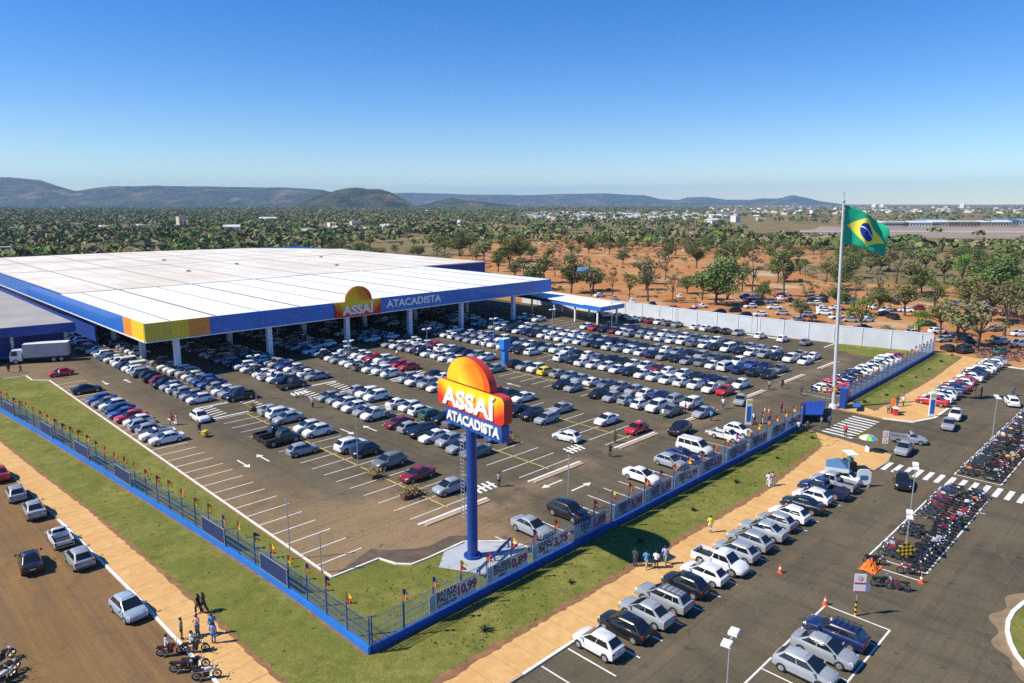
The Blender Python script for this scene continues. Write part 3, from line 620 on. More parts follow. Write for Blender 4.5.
# pennants and balloons lashed to the fence posts
M_PEN = {k: mat('pennant_' + k, c, 0.7) for k, c in (('red', (0.62, 0.05, 0.03)), ('orange', (0.80, 0.20, 0.03)), ('yellow', (0.85, 0.55, 0.04)), ('navy', (0.03, 0.05, 0.22)))}
def pennant(x, y, z0, z1, cols, label, grp, sz=1.0, wind=0.0):
    r = empty('pennant', (x, y, z0), R(-45) + wind, label, 'pennant', grp)
    b = MB(); b.tube([(0, 0, 0), (0, 0, z1 - z0)], 0.022, 6); b.build('pole', M_BLUEPOLE, r)
    for i, c in enumerate(cols):
        zt = z1 - z0 - 0.06 - i * 0.42; f = MB(); n = 5
        top = [(0.02 + k * 0.17 * sz, 0.07 * math.sin(k * 1.7 + i), zt - 0.06 * k * k * 0.5) for k in range(n)]
        bot = [(0.02 + k * 0.14 * sz, 0.07 * math.sin(k * 1.7 + i) + 0.02, zt - 0.46 + 0.07 * k - 0.05 * k * k * 0.3) for k in range(n)]
        for off, flip in ((0.0, 0), (0.012, 1)):
            vsx = [(p[0], p[1] + off, p[2]) for p in top + bot]
            f.add(vsx, [((k, k + 1, n + k + 1, n + k) if flip else (n + k, n + k + 1, k + 1, k)) for k in range(n - 1)])
        f.build('cloth', M_PEN[c], r)
    return r
pr_ = random.Random(5)
CB = [('red', 'yellow'), ('orange', 'yellow'), ('red', 'orange'), ('navy', 'orange'), ('yellow', 'red'), ('orange', 'orange'), ('navy', 'red')]
for fname, posts, where in (('side', posts_side[1:37], 'side fence post'), ('front', posts_front[1:27], 'front fence post'), ('far', posts_far[1:], 'far fence post')):
    for i, (x, y) in enumerate(posts):
        c = CB[pr_.randrange(len(CB))]
        start = {'side': 'sharp fence corner', 'front': 'sharp fence corner', 'far': 'flagpole'}[fname]
        lab = f"{c[0]} and {c[1]} pennant on the {ORD[i]} {where} from the {start}" if c[0] != c[1] else f"all {c[0]} pennant on the {ORD[i]} {where} from the {start}"
        pennant(x, y, 2.9, 3.75 + pr_.uniform(-0.2, 0.25), c, lab, 'pennants along the fences', wind=pr_.uniform(-0.5, 0.5), sz=pr_.uniform(0.6, 1.0))

# ------------------------------------------------------------------ tall roadside sign
th = R(5.5); sgx, sgy = 14.4, 5.4
sg = empty('roadside_sign', (sgx, sgy, 0), math.atan2(-math.cos(th), -math.sin(th)), 'tall blue pole sign with glowing orange sun and white wholesale lettering', 'sign')
# local: x runs from the far end to the near end of the board, -y is the printed front
b = MB(); b.tube([(0, 0, 0.1), (0, 0, 12.6)], 0.47, 20); b.tube([(0, 0, 0.1), (0, 0, 0.28)], 0.8, 20); b.build('pole', M_BLUEPOLE, sg, 40)
def rbox(hx, z0, z1, y0, y1, r, b, mi=0, side=1):
    pts = []
    for cx_, cz_, a0 in ((hx - r, z1 - r, 0), (-hx + r, z1 - r, 90), (-hx + r, z0 + r, 180), (hx - r, z0 + r, 270)):
        for k in range(6): a_ = R(a0 + 18 * k); pts.append((cx_ + r * math.cos(a_), cz_ + r * math.sin(a_)))
    m = len(pts); v_ = [(p[0], y0, p[1]) for p in pts] + [(p[0], y1, p[1]) for p in pts]
    b.add(v_, [tuple(range(m)), tuple(range(2 * m - 1, m - 1, -1))], mi); b.add(v_, [(i, m + i, m + (i + 1) % m, (i + 1) % m) for i in range(m)], side)
b = MB(); rbox(4.75, -1.17, 1.17, -0.44, 0.44, 0.5, b); o = b.build('name_box', [banner_material('pole_sign_print', -1.25, 0.95, 4.9), M_RED], sg, 50); o.location = (0.32, 0, 14.6)
t = link('name_lettering', text_mesh('name_lettering', 'ASSAÍ', 2.1, M_LETTER, 0.06, 0.075, width=1.38), o); t.location = (-0.1, -0.50, -0.28)
t = link('name_lettering', text_mesh('name_lettering', 'ASSAÍ', 2.1, M_LETTER, 0.06, 0.075, width=1.38), o, rz=math.pi); t.location = (0.1, 0.50, -0.28)
b = MB(); half_disc(b, 3.1, 2.4, -0.36, 0.36, 36); o = b.build('sun_emblem', [logo_material('pole_sun_print', (0.0, 0.55), 2.9), M_RED], sg, 50); o.location = (0.05, 0, 15.86)
b = MB(); b.box((0, 0, 0), (7.9, 0.8, 1.42)); o = b.build('lower_box', M_SIGNBLUE, sg); o.location = (0.75, 0, 12.66)
t = link('lower_lettering', text_mesh('lower_lettering', 'ATACADISTA', 1.16, M_LETTER, 0.05, 0.04, width=1.06), o); t.location = (0, -0.46, 0.0)
t = link('lower_lettering', text_mesh('lower_lettering', 'ATACADISTA', 1.16, M_LETTER, 0.05, 0.04, width=1.06), o, rz=math.pi); t.location = (0, 0.46, 0.0)
b = MB()
for xx in (-0.28, 0.28): b.tube([(-1.25 + xx * 0.9, -0.1, 3.2), (-1.25 + xx * 0.9, -0.1, 11.4)], 0.03, 5)
for k in range(22): b.tube([(-1.5, -0.1, 3.4 + k * 0.36), (-1.0, -0.1, 3.4 + k * 0.36)], 0.022, 5)
for zz in (4, 7.5, 11): b.tube([(-1.25, -0.1, zz), (0, 0, zz)], 0.03, 5)
b.build('ladder', M_STEEL, sg)
b = MB(); b.sheet([(11.0, 6.0), (13.4, 1.6), (19.0, 3.4), (18.4, 5.2), (15.7, 7.8), (13.2, 7.9)], 0.09); struct(b.build('sign_plinth', mat('pale_concrete', (0.40, 0.42, 0.44), 0.85, var=0.12, scale=0.6)))
# blue barrier on the sign plinth
r = empty('low_barrier', (15.2, 3.4, 0), 0.35, 'low blue barrier rail at the foot of the pole sign', 'barrier')
b = MB(); b.box((0, 0, 0.72), (6.5, 0.12, 0.28)); b.build('rail', M_BLUEPOLE, r)
for x in (-2.8, 0, 2.8):
    b = MB(); b.box((x, 0, 0.34), (0.12, 0.1, 0.5)); b.build('leg', M_BLUEPOLE, r)

# ------------------------------------------------------------------ flagpole with the national flag
fp = empty('flagpole', (85, 1.3, 0), 0, 'very tall white flagpole rising by the car park gate', 'flagpole')
b = MB(); b.tube([(0, 0, 0), (0, 0, 12), (0, 0, 24), (0, 0, 31.2)], [0.29, 0.25, 0.20, 0.14], 14); b.build('pole', mat('pole_white', (0.52, 0.54, 0.56), 0.4, var=0.04, scale=0.6), fp, 40)
b = MB(); b.tube([(0, 0, 31.2), (0, 0, 32.5)], 0.05, 6); b.ball((0, 0, 31.3), 0.26); b.ball((0, 0, 32.5), 0.12); b.build('finial', M_STEEL, fp, 40)
b = MB(); b.tube([(0, 0, 0), (0, 0, 0.6)], [0.7, 0.6], 14); b.build('pole_base', M_GREYWHITE, fp, 40)
LEAN = (0, R(-2.2) * .707, 0); fp.rotation_euler = (R(-2.2) * .707, R(-2.2) * .707, 0)
def flag_material():
    g = NG('flag_cloth', 0.75)
    uv = g.nt.nodes.new('ShaderNodeUVMap'); sx = g.nt.nodes.new('ShaderNodeSeparateXYZ'); g.nt.links.new(uv.outputs[0], sx.inputs[0])
    U = g.math('SUBTRACT', g.math('MULTIPLY', sx.outputs[0], 20.0), 10.0); V = g.math('SUBTRACT', g.math('MULTIPLY', sx.outputs[1], 14.0), 7.0)
    rh = g.math('ADD', g.math('DIVIDE', g.math('ABSOLUTE', U), 8.8), g.math('DIVIDE', g.math('ABSOLUTE', V), 5.9))
    c = g.mix(g.ramp(rh, 1.0, 0.985), (0.02, 0.42, 0.25), (0.95, 0.86, 0.10))
    rr = g.math('SQRT', g.math('ADD', g.math('POWER', U, 2.0), g.math('POWER', V, 2.0))); disc = g.ramp(rr, 3.52, 3.46)
    c = g.mix(disc, c, (0.012, 0.05, 0.34))
    d = g.math('SQRT', g.math('ADD', g.math('POWER', g.math('ADD', U, 2.0), 2.0), g.math('POWER', g.math('ADD', V, 7.0), 2.0)))
    band = g.math('MULTIPLY', g.math('MULTIPLY', g.ramp(d, 7.95, 8.0), g.ramp(d, 8.5, 8.45)), disc); c = g.mix(band, c, (0.8, 0.82, 0.82))
    st = g.nt.nodes.new('ShaderNodeTexVoronoi'); st.inputs['Scale'].default_value = 26; g.nt.links.new(uv.outputs[0], st.inputs['Vector'])
    star = g.math('MULTIPLY', g.math('MULTIPLY', g.ramp(st.outputs['Distance'], 0.16, 0.12), disc), g.ramp(d, 7.9, 7.6)); c = g.mix(star, c, (0.8, 0.82, 0.85))
    m = g.out(c); return m
fl = MB(); NU, NV = 40, 26
wd_ = Vector((math.cos(R(-45)), math.sin(R(-45)), 0)); wn = Vector((math.cos(R(45)), math.sin(R(45)), 0)); uvs = []
for j in range(NV + 1):
    for i in range(NU + 1):
        u, v = i / NU, j / NV
        drop = 3.0 * u ** 1.25 + 0.75 * u * u * math.sin(v * 2.2); s_ = 7.1 * u * (1 - 0.1 * u)
        wave = 0.75 * (u ** 0.7) * math.sin(u * 7.8 + v * 1.4 + 0.6) + 0.3 * u * math.sin(u * 15 - v * 3.2)
        p = wd_ * (0.25 + s_ + 0.25 * math.sin(u * 7.8 + v * 1.4) * u) + wn * wave + Vector((0, 0, 25.1 + 5.6 * v * (1 - 0.14 * u) - drop + 0.75 * u))
        fl.v.append(tuple(p)); uvs.append((u, v))
for j in range(NV):
    for i in range(NU): a_ = j * (NU + 1) + i; fl.f.append((a_, a_ + 1, a_ + NU + 2, a_ + NU + 1)); fl.mi.append(0)
me = fl.mesh('flag', [flag_material()], 180); uvl = me.uv_layers.new(name='UVMap')
for lp in me.loops: uvl.data[lp.index].uv = uvs[lp.vertex_index]
fo = link('flag', me, None, (85, 1.3, 0)); fo.rotation_euler = fp.rotation_euler; md = fo.modifiers.new('thick', 'SOLIDIFY'); md.thickness = 0.02
tag(fo, 'huge green flag with yellow diamond and blue starry globe waving from flagpole', 'flag')

# ------------------------------------------------------------------ lamp posts
M_LAMPH = mat('lamp_head_white', (0.80, 0.81, 0.82), 0.5)
def lamp(x, y, h, label, ang, heads=2):
    r = empty('street_lamp', (x, y, 0), ang, label, 'street lamp', 'street lamps')
    b = MB(); b.tube([(0, 0, 0), (0, 0, h)], [0.07, 0.045], 8); b.build('pole', M_STEEL, r, 40)
    b = MB(); b.box((0, 0, h + 0.03), (1.3, 0.08, 0.08)); b.build('arm', M_STEEL, r)
    for s in ((-1, 1) if heads == 2 else (1,)):
        b = MB(); b.add([(0.35 * s, -0.26, h + 0.1), (1.0 * s, -0.32, h + 0.18), (1.0 * s, 0.26, h + 0.18), (0.35 * s, 0.26, h + 0.1), (0.35 * s, -0.26, h + 0.3), (1.0 * s, -0.24, h + 0.3), (1.0 * s, 0.24, h + 0.3), (0.35 * s, 0.26, h + 0.3)],
                        [(0, 1, 2, 3), (4, 7, 6, 5), (0, 4, 5, 1), (1, 5, 6, 2), (2, 6, 7, 3), (3, 7, 4, 0)] if s < 0 else [(3, 2, 1, 0), (5, 6, 7, 4), (1, 5, 4, 0), (2, 6, 5, 1), (3, 7, 6, 2), (0, 4, 7, 3)]); b.build('lamp_head', M_LAMPH, r)
    return r
for i, x in enumerate((24.1, 41.5, 58.8, 76.5, 95)): lamp(x, 68.5, 7.0, f'twin-headed lamp post before the canopy, {ORD[i]} along from the yellow corner', 0)
lamp(114, 66, 7.0, 'twin-headed lamp post in front of the covered walkway', 0)
lamp(9.5, -21.8, 7.0, 'twin-headed lamp post by the framed bays of the main street', 0.2)
lamp(41.6, -21.8, 3.9, 'short lamp post at the near end of the motorcycle rows', 0.3)
lamp(46.9, -20.5, 6.6, 'twin-headed lamp post between black sedan and motorcycles', 0.3); lamp(86, -19.3, 5.4, 'twin-headed lamp post at the far motorcycle rows', 0.4)
for i, (x, y, h) in enumerate(((2.6, 16.4, 5.7), (3.4, 12.4, 3.6), (27.6, 5.6, 6.0), (134.6, 62, 6), (134.8, 40, 6), (106, 9.5, 6.5), (19.3, 31.5, 7.0))):
    r = empty('pole_post', (x, y, 0), 0, ['tall bare grey post on the lawn edge by empty stalls', 'short bare grey post near the bent lawn corner', 'thin bare grey post beside the black car at the front fence', 'thin post against the white wall beside walkway', 'thin post against the white wall near dark cars', 'thin post in the aisle behind the flagpole', 'thin grey post between the yellow-lined bays by grey sport utility'][i], 'post')
    b = MB(); b.tube([(0, 0, 0), (0, 0, h)], 0.055, 6); b.tube([(0, 0, 0), (0, 0, 0.25)], 0.14, 6); b.build('shaft', M_STEEL, r)
    b = MB(); b.ball((0, 0, h), 0.1, 6, 4); b.build('cap', M_STEEL, r)
# ------------------------------------------------------------------ vehicles: x forward, origin on the ground under the middle
M_PAINT = mat('car_paint', (1, 1, 1), 0.3, 0.0, var=0.07, scale=2.0, coat=0.8, objcol=True); M_GLASS = mat('car_glass', (0.012, 0.015, 0.018), 0.06, coat=0.5); M_TYRE = mat('tyre_rubber', (0.014, 0.014, 0.014), 0.85)
M_RIM = mat('alloy', (0.42, 0.43, 0.44), 0.35, 0.6); M_TRIM = mat('black_trim', (0.02, 0.02, 0.02), 0.6); M_HEADL = mat('headlight_glass', (0.72, 0.74, 0.76), 0.15, coat=0.8); M_TAIL = mat('tail_light_glass', (0.35, 0.01, 0.01), 0.2, coat=0.8); M_PLATE = mat('plate_grey', (0.5, 0.5, 0.5), 0.5)
# lower-body stations: x, half width, underside, top   |  cabin: base x rear/front, roof x rear/front, half widths, belt and roof height
KINDS = {
 'hatchback': dict(L=3.9, st=[(-1.93, .60, .38, .72), (-1.88, .76, .28, .90), (-1.5, .81, .22, .95), (-.4, .82, .20, .93), (.75, .82, .20, .95), (1.0, .815, .20, .95), (1.5, .80, .22, .87), (1.80, .76, .25, .78), (1.93, .66, .32, .66)],
      cab=(-1.84, 1.16, -1.16, .16, .79, .585, .91, 1.47), doors=(-.25,), wh=(-1.22, 1.24, .30)),
 'sedan': dict(L=4.35, st=[(-2.15, .62, .40, .82), (-2.08, .78, .30, .98), (-1.55, .82, .24, 1.0), (-.9, .83, .21, .95), (.75, .83, .20, .94), (1.05, .825, .20, .94), (1.65, .80, .22, .87), (2.00, .76, .25, .78), (2.15, .66, .32, .66)],
      cab=(-1.74, 1.20, -.82, .20, .79, .585, .92, 1.44), doors=(-.3,), wh=(-1.32, 1.33, .31)),
 'estate car': dict(L=4.4, st=[(-2.18, .66, .40, .80), (-2.12, .79, .30, .95), (-1.55, .82, .24, .97), (-.5, .83, .21, .94), (.75, .83, .20, .94), (1.05, .825, .20, .94), (1.65, .80, .22, .88), (2.03, .77, .25, .80), (2.18, .68, .32, .66)],
      cab=(-2.06, 1.16, -1.58, .25, .785, .60, .92, 1.47), doors=(-.3, -1.15), wh=(-1.32, 1.33, .31)),
 'sport utility': dict(L=4.4, st=[(-2.18, .70, .45, .85), (-2.12, .84, .36, 1.05), (-1.5, .89, .30, 1.08), (-.4, .90, .29, 1.07), (.8, .90, .29, 1.08), (1.1, .89, .29, 1.08), (1.7, .87, .31, 1.02), (2.04, .83, .34, .92), (2.18, .73, .40, .78)],
      cab=(-2.05, 1.22, -1.45, .36, .85, .66, 1.04, 1.66), doors=(-.2, -1.2), wh=(-1.32, 1.34, .36)),
 'van': dict(L=4.5, st=[(-2.22, .74, .42, .90), (-2.18, .86, .34, 1.05), (-1.4, .89, .28, 1.08), (-.2, .90, .27, 1.07), (1.0, .89, .27, 1.08), (1.35, .885, .27, 1.07), (1.8, .85, .29, .98), (2.1, .78, .33, .84), (2.22, .64, .4, .70)],
      cab=(-2.16, 1.5, -1.98, .72, .85, .74, 1.03, 1.86), doors=(.15, -.95), wh=(-1.4, 1.42, .33)),
 'pickup': dict(L=5.0, st=[(-.42, .86, .34, 1.02), (-.2, .88, .32, 1.05), (.6, .89, .31, 1.04), (1.25, .885, .31, 1.05), (1.45, .88, .31, 1.05), (2.0, .85, .33, .98), (2.36, .79, .38, .84), (2.5, .64, .44, .70)],
      cab=(-.62, 1.5, -.32, .72, .83, .66, 1.0, 1.70), doors=(.3,), wh=(-1.55, 1.55, .38), bed=(-2.5, -.5, .70, 1.04, .86)),
 'small pickup': dict(L=4.4, st=[(.0, .78, .28, .92), (.2, .81, .24, .95), (.8, .82, .22, .95), (1.1, .815, .22, .95), (1.65, .80, .24, .88), (2.02, .76, .26, .78), (2.18, .66, .32, .66)],
      cab=(-.15, 1.15, .1, .42, .775, .60, .92, 1.48), doors=(), wh=(-1.35, 1.36, .31), bed=(-2.18, -.05, .58, .93, .80)),
}
def sect(x, hw, zb, zt):
    zm = zb + (zt - zb) * 0.55
    h = [(0.0, zb), (hw * .88, zb), (hw * .985, zb + .08), (hw, zm), (hw * .975, zt - .10), (hw * .90, zt - .015), (hw * .45, zt + .02)]
    return [(x, y, z) for y, z in h] + [(x, 0, zt + .028)] + [(x, -y, z) for y, z in h[:0:-1]]
def lower_body(b, K):
    b.loft([sect(*s) for s in K['st']][::-1])
    if 'bed' in K:
        xa, xb, zf, zt, hw = K['bed']
        b.box(((xa + xb) / 2, 0, (zf + .36) / 2), (xb - xa, 2 * hw, zf - .36))
        for s in (-1, 1): b.box(((xa + xb) / 2, s * (hw - .035), (zf + zt) / 2 + .003), (xb - xa, .075, zt - zf))
        b.box((xa + .04, 0, (zf + zt) / 2 + .003), (.07, 2 * hw - .16, zt - zf)); b.box((xb - .06, 0, (zf + zt) / 2 + .003), (.07, 2 * hw - .16, zt - zf + .1))
        b.box(((xa + xb) / 2, 0, zf + .012), (xb - xa - .2, 2 * hw - .17, .012), mi=3)
def cabin_corners(K):
    xr, xf, xr2, xf2, w0, w1, z0, z1 = K['cab']
    a, c = (.93, .94) if K['L'] < 4.45 else (.98, .98)          # cabins draw in towards the tail
    return [(xr, -w0 * a, z0), (xf, -w0, z0), (xf, w0, z0), (xr, w0 * a, z0), (xr2, -w1 * c, z1), (xf2, -w1, z1), (xf2, w1, z1), (xr2, w1 * c, z1)]
def cabin(b, K):
    c = cabin_corners(K); bm = bmesh.new(); vs = [bm.verts.new(p) for p in c]
    for f in ((3, 2, 1, 0), (4, 5, 6, 7), (0, 1, 5, 4), (1, 2, 6, 5), (2, 3, 7, 6), (3, 0, 4, 7)): bm.faces.new([vs[i] for i in f])
    bm.edges.ensure_lookup_table()
    top = [e for e in bm.edges if e.verts[0].co.z + e.verts[1].co.z > 1.5 * K['cab'][7]]
    bmesh.ops.bevel(bm, geom=top, offset=.15, segments=3, affect='EDGES', profile=0.5)
    for v in bm.verts:
        if v.co.z > K['cab'][7] - .005: v.co.z += .035 * (1 - (v.co.y / .7) ** 2) + .045 * (1 - ((v.co.x - K['cab'][3] + .45) / 1.1) ** 2)
    bm.verts.index_update(); b.add([v.co[:] for v in bm.verts], [tuple(v.index for v in f.verts) for f in bm.faces]); bm.free()
def lerp(a, b, t): return [a[i] + (b[i] - a[i]) * t for i in range(3)]
def pane(b, q, u0, u1, v0, v1, off, mi=0):
    """glass quad laid on the face q (bottom-left, bottom-right, top-right, top-left), pushed out by off"""
    f = lambda u, v: Vector(lerp(lerp(q[0], q[1], u), lerp(q[3], q[2], u), v))
    nrm = (Vector(q[1]) - Vector(q[0])).cross(Vector(q[3]) - Vector(q[0])).normalized() * off
    b.add([tuple(f(u, v) + nrm) for u, v in ((u0, v0), (u1, v0), (u1, v1), (u0, v1))], [(0, 1, 2, 3)], mi)
def screens(K):
    c = cabin_corners(K); return dict(front=(c[1], c[2], c[6], c[5]), rear=(c[3], c[0], c[4], c[7]), right=(c[0], c[1], c[5], c[4]), left=(c[2], c[3], c[7], c[6]))
def windscreen(b, K, mi=0): pane(b, screens(K)['front'], .05, .95, .10, .90, .008, mi)
def rear_window(b, K, mi=0): pane(b, screens(K)['rear'], .09, .91, .18 if 'bed' not in K else .35, .86, .008, mi)
def side_window(b, K, side, mi=0):
    q = screens(K)[side]; xr, xf = K['cab'][0], K['cab'][1]; cuts = [xr] + sorted(K['doors']) + [xf]
    for i, (a, z) in enumerate(zip(cuts, cuts[1:])):
        u0, u1 = (a - xr) / (xf - xr), (z - xr) / (xf - xr); u0 += .085 if i == 0 else .012; u1 -= .05 if i == len(cuts) - 2 else .012
        if side == 'left': u0, u1 = 1 - u1, 1 - u0
        pane(b, q, u0, u1, .17, .80, .012, mi)
def arches(b, K, mi):
    xr, xf, r = K['wh']
    for x in (xr, xf):
        hw = .83 if K['L'] < 4.38 else .9
        for s in (-1, 1):
            w_ = (K['bed'][4] if 'bed' in K and x < 0 else np.interp(x, [p[0] for p in K['st']], [p[1] for p in K['st']])) + .006
            vs = [(x + 1.17 * r * math.cos(t), s * w_, max(.2, r + 1.17 * r * math.sin(t))) for t in (2 * math.pi * k / 16 for k in range(16))]
            b.add(vs, [tuple(range(16)) if s < 0 else tuple(range(15, -1, -1))], mi)
def lamps(b, K, which, s, mi):
    if which == 'head':
        x0, w0, zb, zt = K['st'][-2]; x1, w1 = K['st'][-1][:2]; z = zt - .06
        b.add([(x0 - .14, s * (w0 + .022), z - .07), (x1 + .012, s * (w1 - .02), z - .10), (x1 - .05, s * (w1 - .04), z + .03), (x0 - .12, s * (w0 - .01), z + .075), (x1 - .16, s * (w1 - .15), z + .07)], [(0, 1, 2, 3), (3, 2, 4)] if s < 0 else [(3, 2, 1, 0), (4, 2, 3)], mi)
    else:
        if 'bed' in K: x0, w, z = K['bed'][0], K['bed'][4] - .1, .82; h = .16; ww = .09
        else: x0, w, z = K['st'][0][0] + .03, K['st'][1][1] - .10, K['st'][1][3] - .10; h = .11; ww = .12
        b.box((x0 - .005, s * w, z), (.06, 2 * ww, 2 * h * .7), mi=mi)
def wheel_bm(r):
    b = MB(); b.tube([(0, -.10, 0), (0, -.085, 0), (0, .085, 0), (0, .10, 0)], [r * .9, r, r, r * .9], 18); return b
def rim_bm(r):
    b = MB(); b.disc((0, -.104, 0), 'y-', r * .66, 14); b.disc((0, .104, 0), 'y+', r * .66, 14)
    for s in (-1, 1):
        for k in range(5):
            t = 2 * math.pi * k / 5; b.box((r * .36 * math.cos(t), s * .107, r * .36 * math.sin(t)), (.09 if abs(math.cos(t)) < .7 else r * .5, .01, r * .5 if abs(math.cos(t)) < .7 else .07))
    return b
PROTO = {}
def detailed(kind):
    """full vehicle: every part its own mesh"""
    K = KINDS[kind]; root = empty('parked_car', (0, 0, 0))
    def P(name, b, m, par=None, sm=None): return reg(par or root, b.build(name, m, par or root, sm))
    b = MB(); lower_body(b, K); cabin(b, K); arches(b, K, 1)
    xr, xf = K['st'][0][0], K['st'][-1][0]
    b.box((xf - .10, 0, .36), (.20, 1.36, .12), mi=1); 
    if 'bed' not in K: b.box((xr + .10, 0, .40), (.20, 1.36, .12), mi=1)
    else: b.box((K['bed'][0] + .02, 0, .52), (.14, 1.5, .14), mi=1)
    for s in (-1, 1): b.box((0.0, s * (K['st'][3][1] - .012), K['st'][3][2] + .07), (1.7, .05, .09), mi=1)
    P('body', b, [M_PAINT, M_TRIM, M_TRIM, M_TRIM], None, 38)
    b = MB(); windscreen(b, K); P('windscreen', b, M_GLASS); b = MB(); rear_window(b, K); P('rear_window', b, M_GLASS)
    for s in ('left', 'right'): b = MB(); side_window(b, K, s); P('side_window', b, M_GLASS)
    for s in (-1, 1): b = MB(); lamps(b, K, 'head', s, 0); P('headlight', b, M_HEADL)
    for s in (-1, 1): b = MB(); lamps(b, K, 'tail', s, 0); P('tail_light', b, M_TAIL)
    for s in (-1, 1):
        b = MB(); xm = K['cab'][1] - .28; b.box((xm, s * (K['cab'][4] + .16), K['cab'][6] + .10), (.10, .20, .13)); P('mirror', b, M_PAINT)
    b = MB(); b.box(((K['bed'][0] - .01) if 'bed' in K else xr - .01, 0, .62), (.03, .40, .13)); P('number_plate', b, M_PLATE)
    wr, wf, r = K['wh']; me = wheel_bm(r).mesh('wheel', [M_TYRE], 40); mr = rim_bm(r).mesh('rim', [M_RIM])
    for x in (wr, wf):
        for s in (-1, 1):
            hw = K['bed'][4] if 'bed' in K and x < 0 else float(np.interp(x, [p[0] for p in K['st']], [p[1] for p in K['st']]))
            w_ = reg(root, link('wheel', me, root, (x, s * (hw - .085), r))); reg(w_, link('rim', mr, w_))
    if kind == 'estate car':
        b = MB()
        for s in (-1, 1): b.box((-.7, s * .5, 1.56), (1.9, .04, .03))
        for k in range(5): b.box((-1.5 + .4 * k, 0, 1.59), (.04, 1.05, .03))
        P('roof_rack', b, M_TRIM)
    return root
def simple_mesh(kind):
    K = KINDS[kind]; b = MB(); lower_body(b, K); cabin(b, K)
    for i, f in enumerate(b.mi):
        if f == 3: b.mi[i] = 2
    windscreen(b, K, 1); rear_window(b, K, 1); side_window(b, K, 'left', 1); side_window(b, K, 'right', 1); arches(b, K, 2)
    for s in (-1, 1): lamps(b, K, 'head', s, 3); lamps(b, K, 'tail', s, 4)
    return b
def medium(kind):
    K = KINDS[kind]; root = empty('parked_car', (0, 0, 0))
    b = MB(); lower_body(b, K); cabin(b, K); arches(b, K, 1)
    for s in (-1, 1): lamps(b, K, 'head', s, 4)
    for i, f in enumerate(b.mi):
        if f == 3: b.mi[i] = 1
        elif f == 4: b.mi[i] = 2
    k0 = len(b.mi)
    for s in (-1, 1): lamps(b, K, 'tail', s, 3)
    reg(root, b.build('body', [M_PAINT, M_TRIM, M_HEADL, M_TAIL], root, 38))
    b = MB(); windscreen(b, K); reg(root, b.build('windscreen', M_GLASS, root)); b = MB(); rear_window(b, K); reg(root, b.build('rear_window', M_GLASS, root))
    for s in ('left', 'right'): b = MB(); side_window(b, K, s); reg(root, b.build('side_window', M_GLASS, root))
    wr, wf, r = K['wh']; w_ = wheel_bm(r); w2 = rim_bm(r); w_.add(w2.v, w2.f, 1); me = w_.mesh('wheel', [M_TYRE, M_RIM], 40)
    for x in (wr, wf):
        for s in (-1, 1):
            hw = K['bed'][4] if 'bed' in K and x < 0 else float(np.interp(x, [p[0] for p in K['st']], [p[1] for p in K['st']]))
            reg(root, link('wheel', me, root, (x, s * (hw - .085), r)))
    return root
PAL = {'w': ('white', (0.78, 0.78, 0.77)), 's': ('silver', (0.31, 0.33, 0.355)), 'g': ('grey', (0.16, 0.17, 0.18)), 'k': ('black', (0.012, 0.012, 0.014)), 'r': ('red', (0.52, 0.018, 0.015)), 'm': ('dark red', (0.22, 0.012, 0.018)), 'b': ('blue', (0.05, 0.10, 0.33)),
       'n': ('navy', (0.012, 0.022, 0.10)), 'y': ('yellow', (0.80, 0.60, 0.02)), 'l': ('pale blue', (0.34, 0.42, 0.52)), 'o': ('beige', (0.50, 0.44, 0.34)), 't': ('green', (0.04, 0.13, 0.09))}
TYP = {'h': 'hatchback', 'd': 'sedan', 'e': 'estate car', 'u': 'sport utility', 'v': 'van', 'p': 'pickup', 'q': 'small pickup'}
CARS = []      # dicts: x, y, heading, colour letter, kind, row, order, end description
crng = random.Random(23)
def rnd_type(): return crng.choices('hdeuvpq', (48, 32, 1.5, 10, 1.5, 3, 4))[0]
def rnd_col(): return crng.choices('wsgkrmbnlo', (42, 22, 8, 15, 3.5, 1.5, 2, 2, 2, 2))[0]
def car(tok, x, y, head, row, end, i=0, jitter=True):
    c = tok[0]; t = tok[1] if len(tok) > 1 else rnd_type()
    if c == '*': c = rnd_col()
    if jitter: x += crng.uniform(-.25, .25); y += crng.uniform(-.12, .12); head += R(crng.uniform(-2.5, 2.5))
    CARS.append(dict(x=x, y=y, h=head, c=c, t=TYP[t], row=row, end=end, i=i))
def row_y(x, y0, toks, head, row, end, step=SP):
    for i, tk in enumerate(toks.split()):
        if tk != '-': car(tk, x, y0 + step * i, head + (math.pi if crng.random() < .25 and head is not None else 0), row, end, i)
def row_x(x0, y, toks, head, row, end, step=SP):
    for i, tk in enumerate(toks.split()):
        if tk != '-': car(tk, x0 + step * i, y, head, row, end, i)
PI = math.pi
# row against the grass kerb (read from the near end upward)
row_y(6.1, 56.7, 'wd wq sh sh wh rd bd nd wh gd bd - - kd - - - - - rd', PI, 'against the grass kerb', 'from the empty stalls')
row_y(16.8, 40.3, 'sh - kp kp - - - - - - - - wh sh sh wh * ku mh kd kh * wu wv * wv * * * *', 0, 'in the second row from the grass kerb', 'from the empty stalls')
row_y(22.1, 18.0, 'sh - md - gu - kh wu - - wh wh - sd wu sd - - - kp su wh sh bp bu * * * * * * * *', PI, 'in the third row from the grass kerb', 'from the sign pole')
row_y(32.0, 24.3, 'gd sd sh wd ku sh md - wp sh wh wh sh sh - - - kp ku wp wp * * * * * * *', PI, 'in the fourth row from the grass kerb', 'from the cross aisle')
row_y(37.8, 26.9, 'bd nh - gd kd th wh wh wd - wu wu sh - - - - sd wd gh wh * * * * * * * *', PI, 'in the fifth row from the grass kerb', 'from the cross aisle')
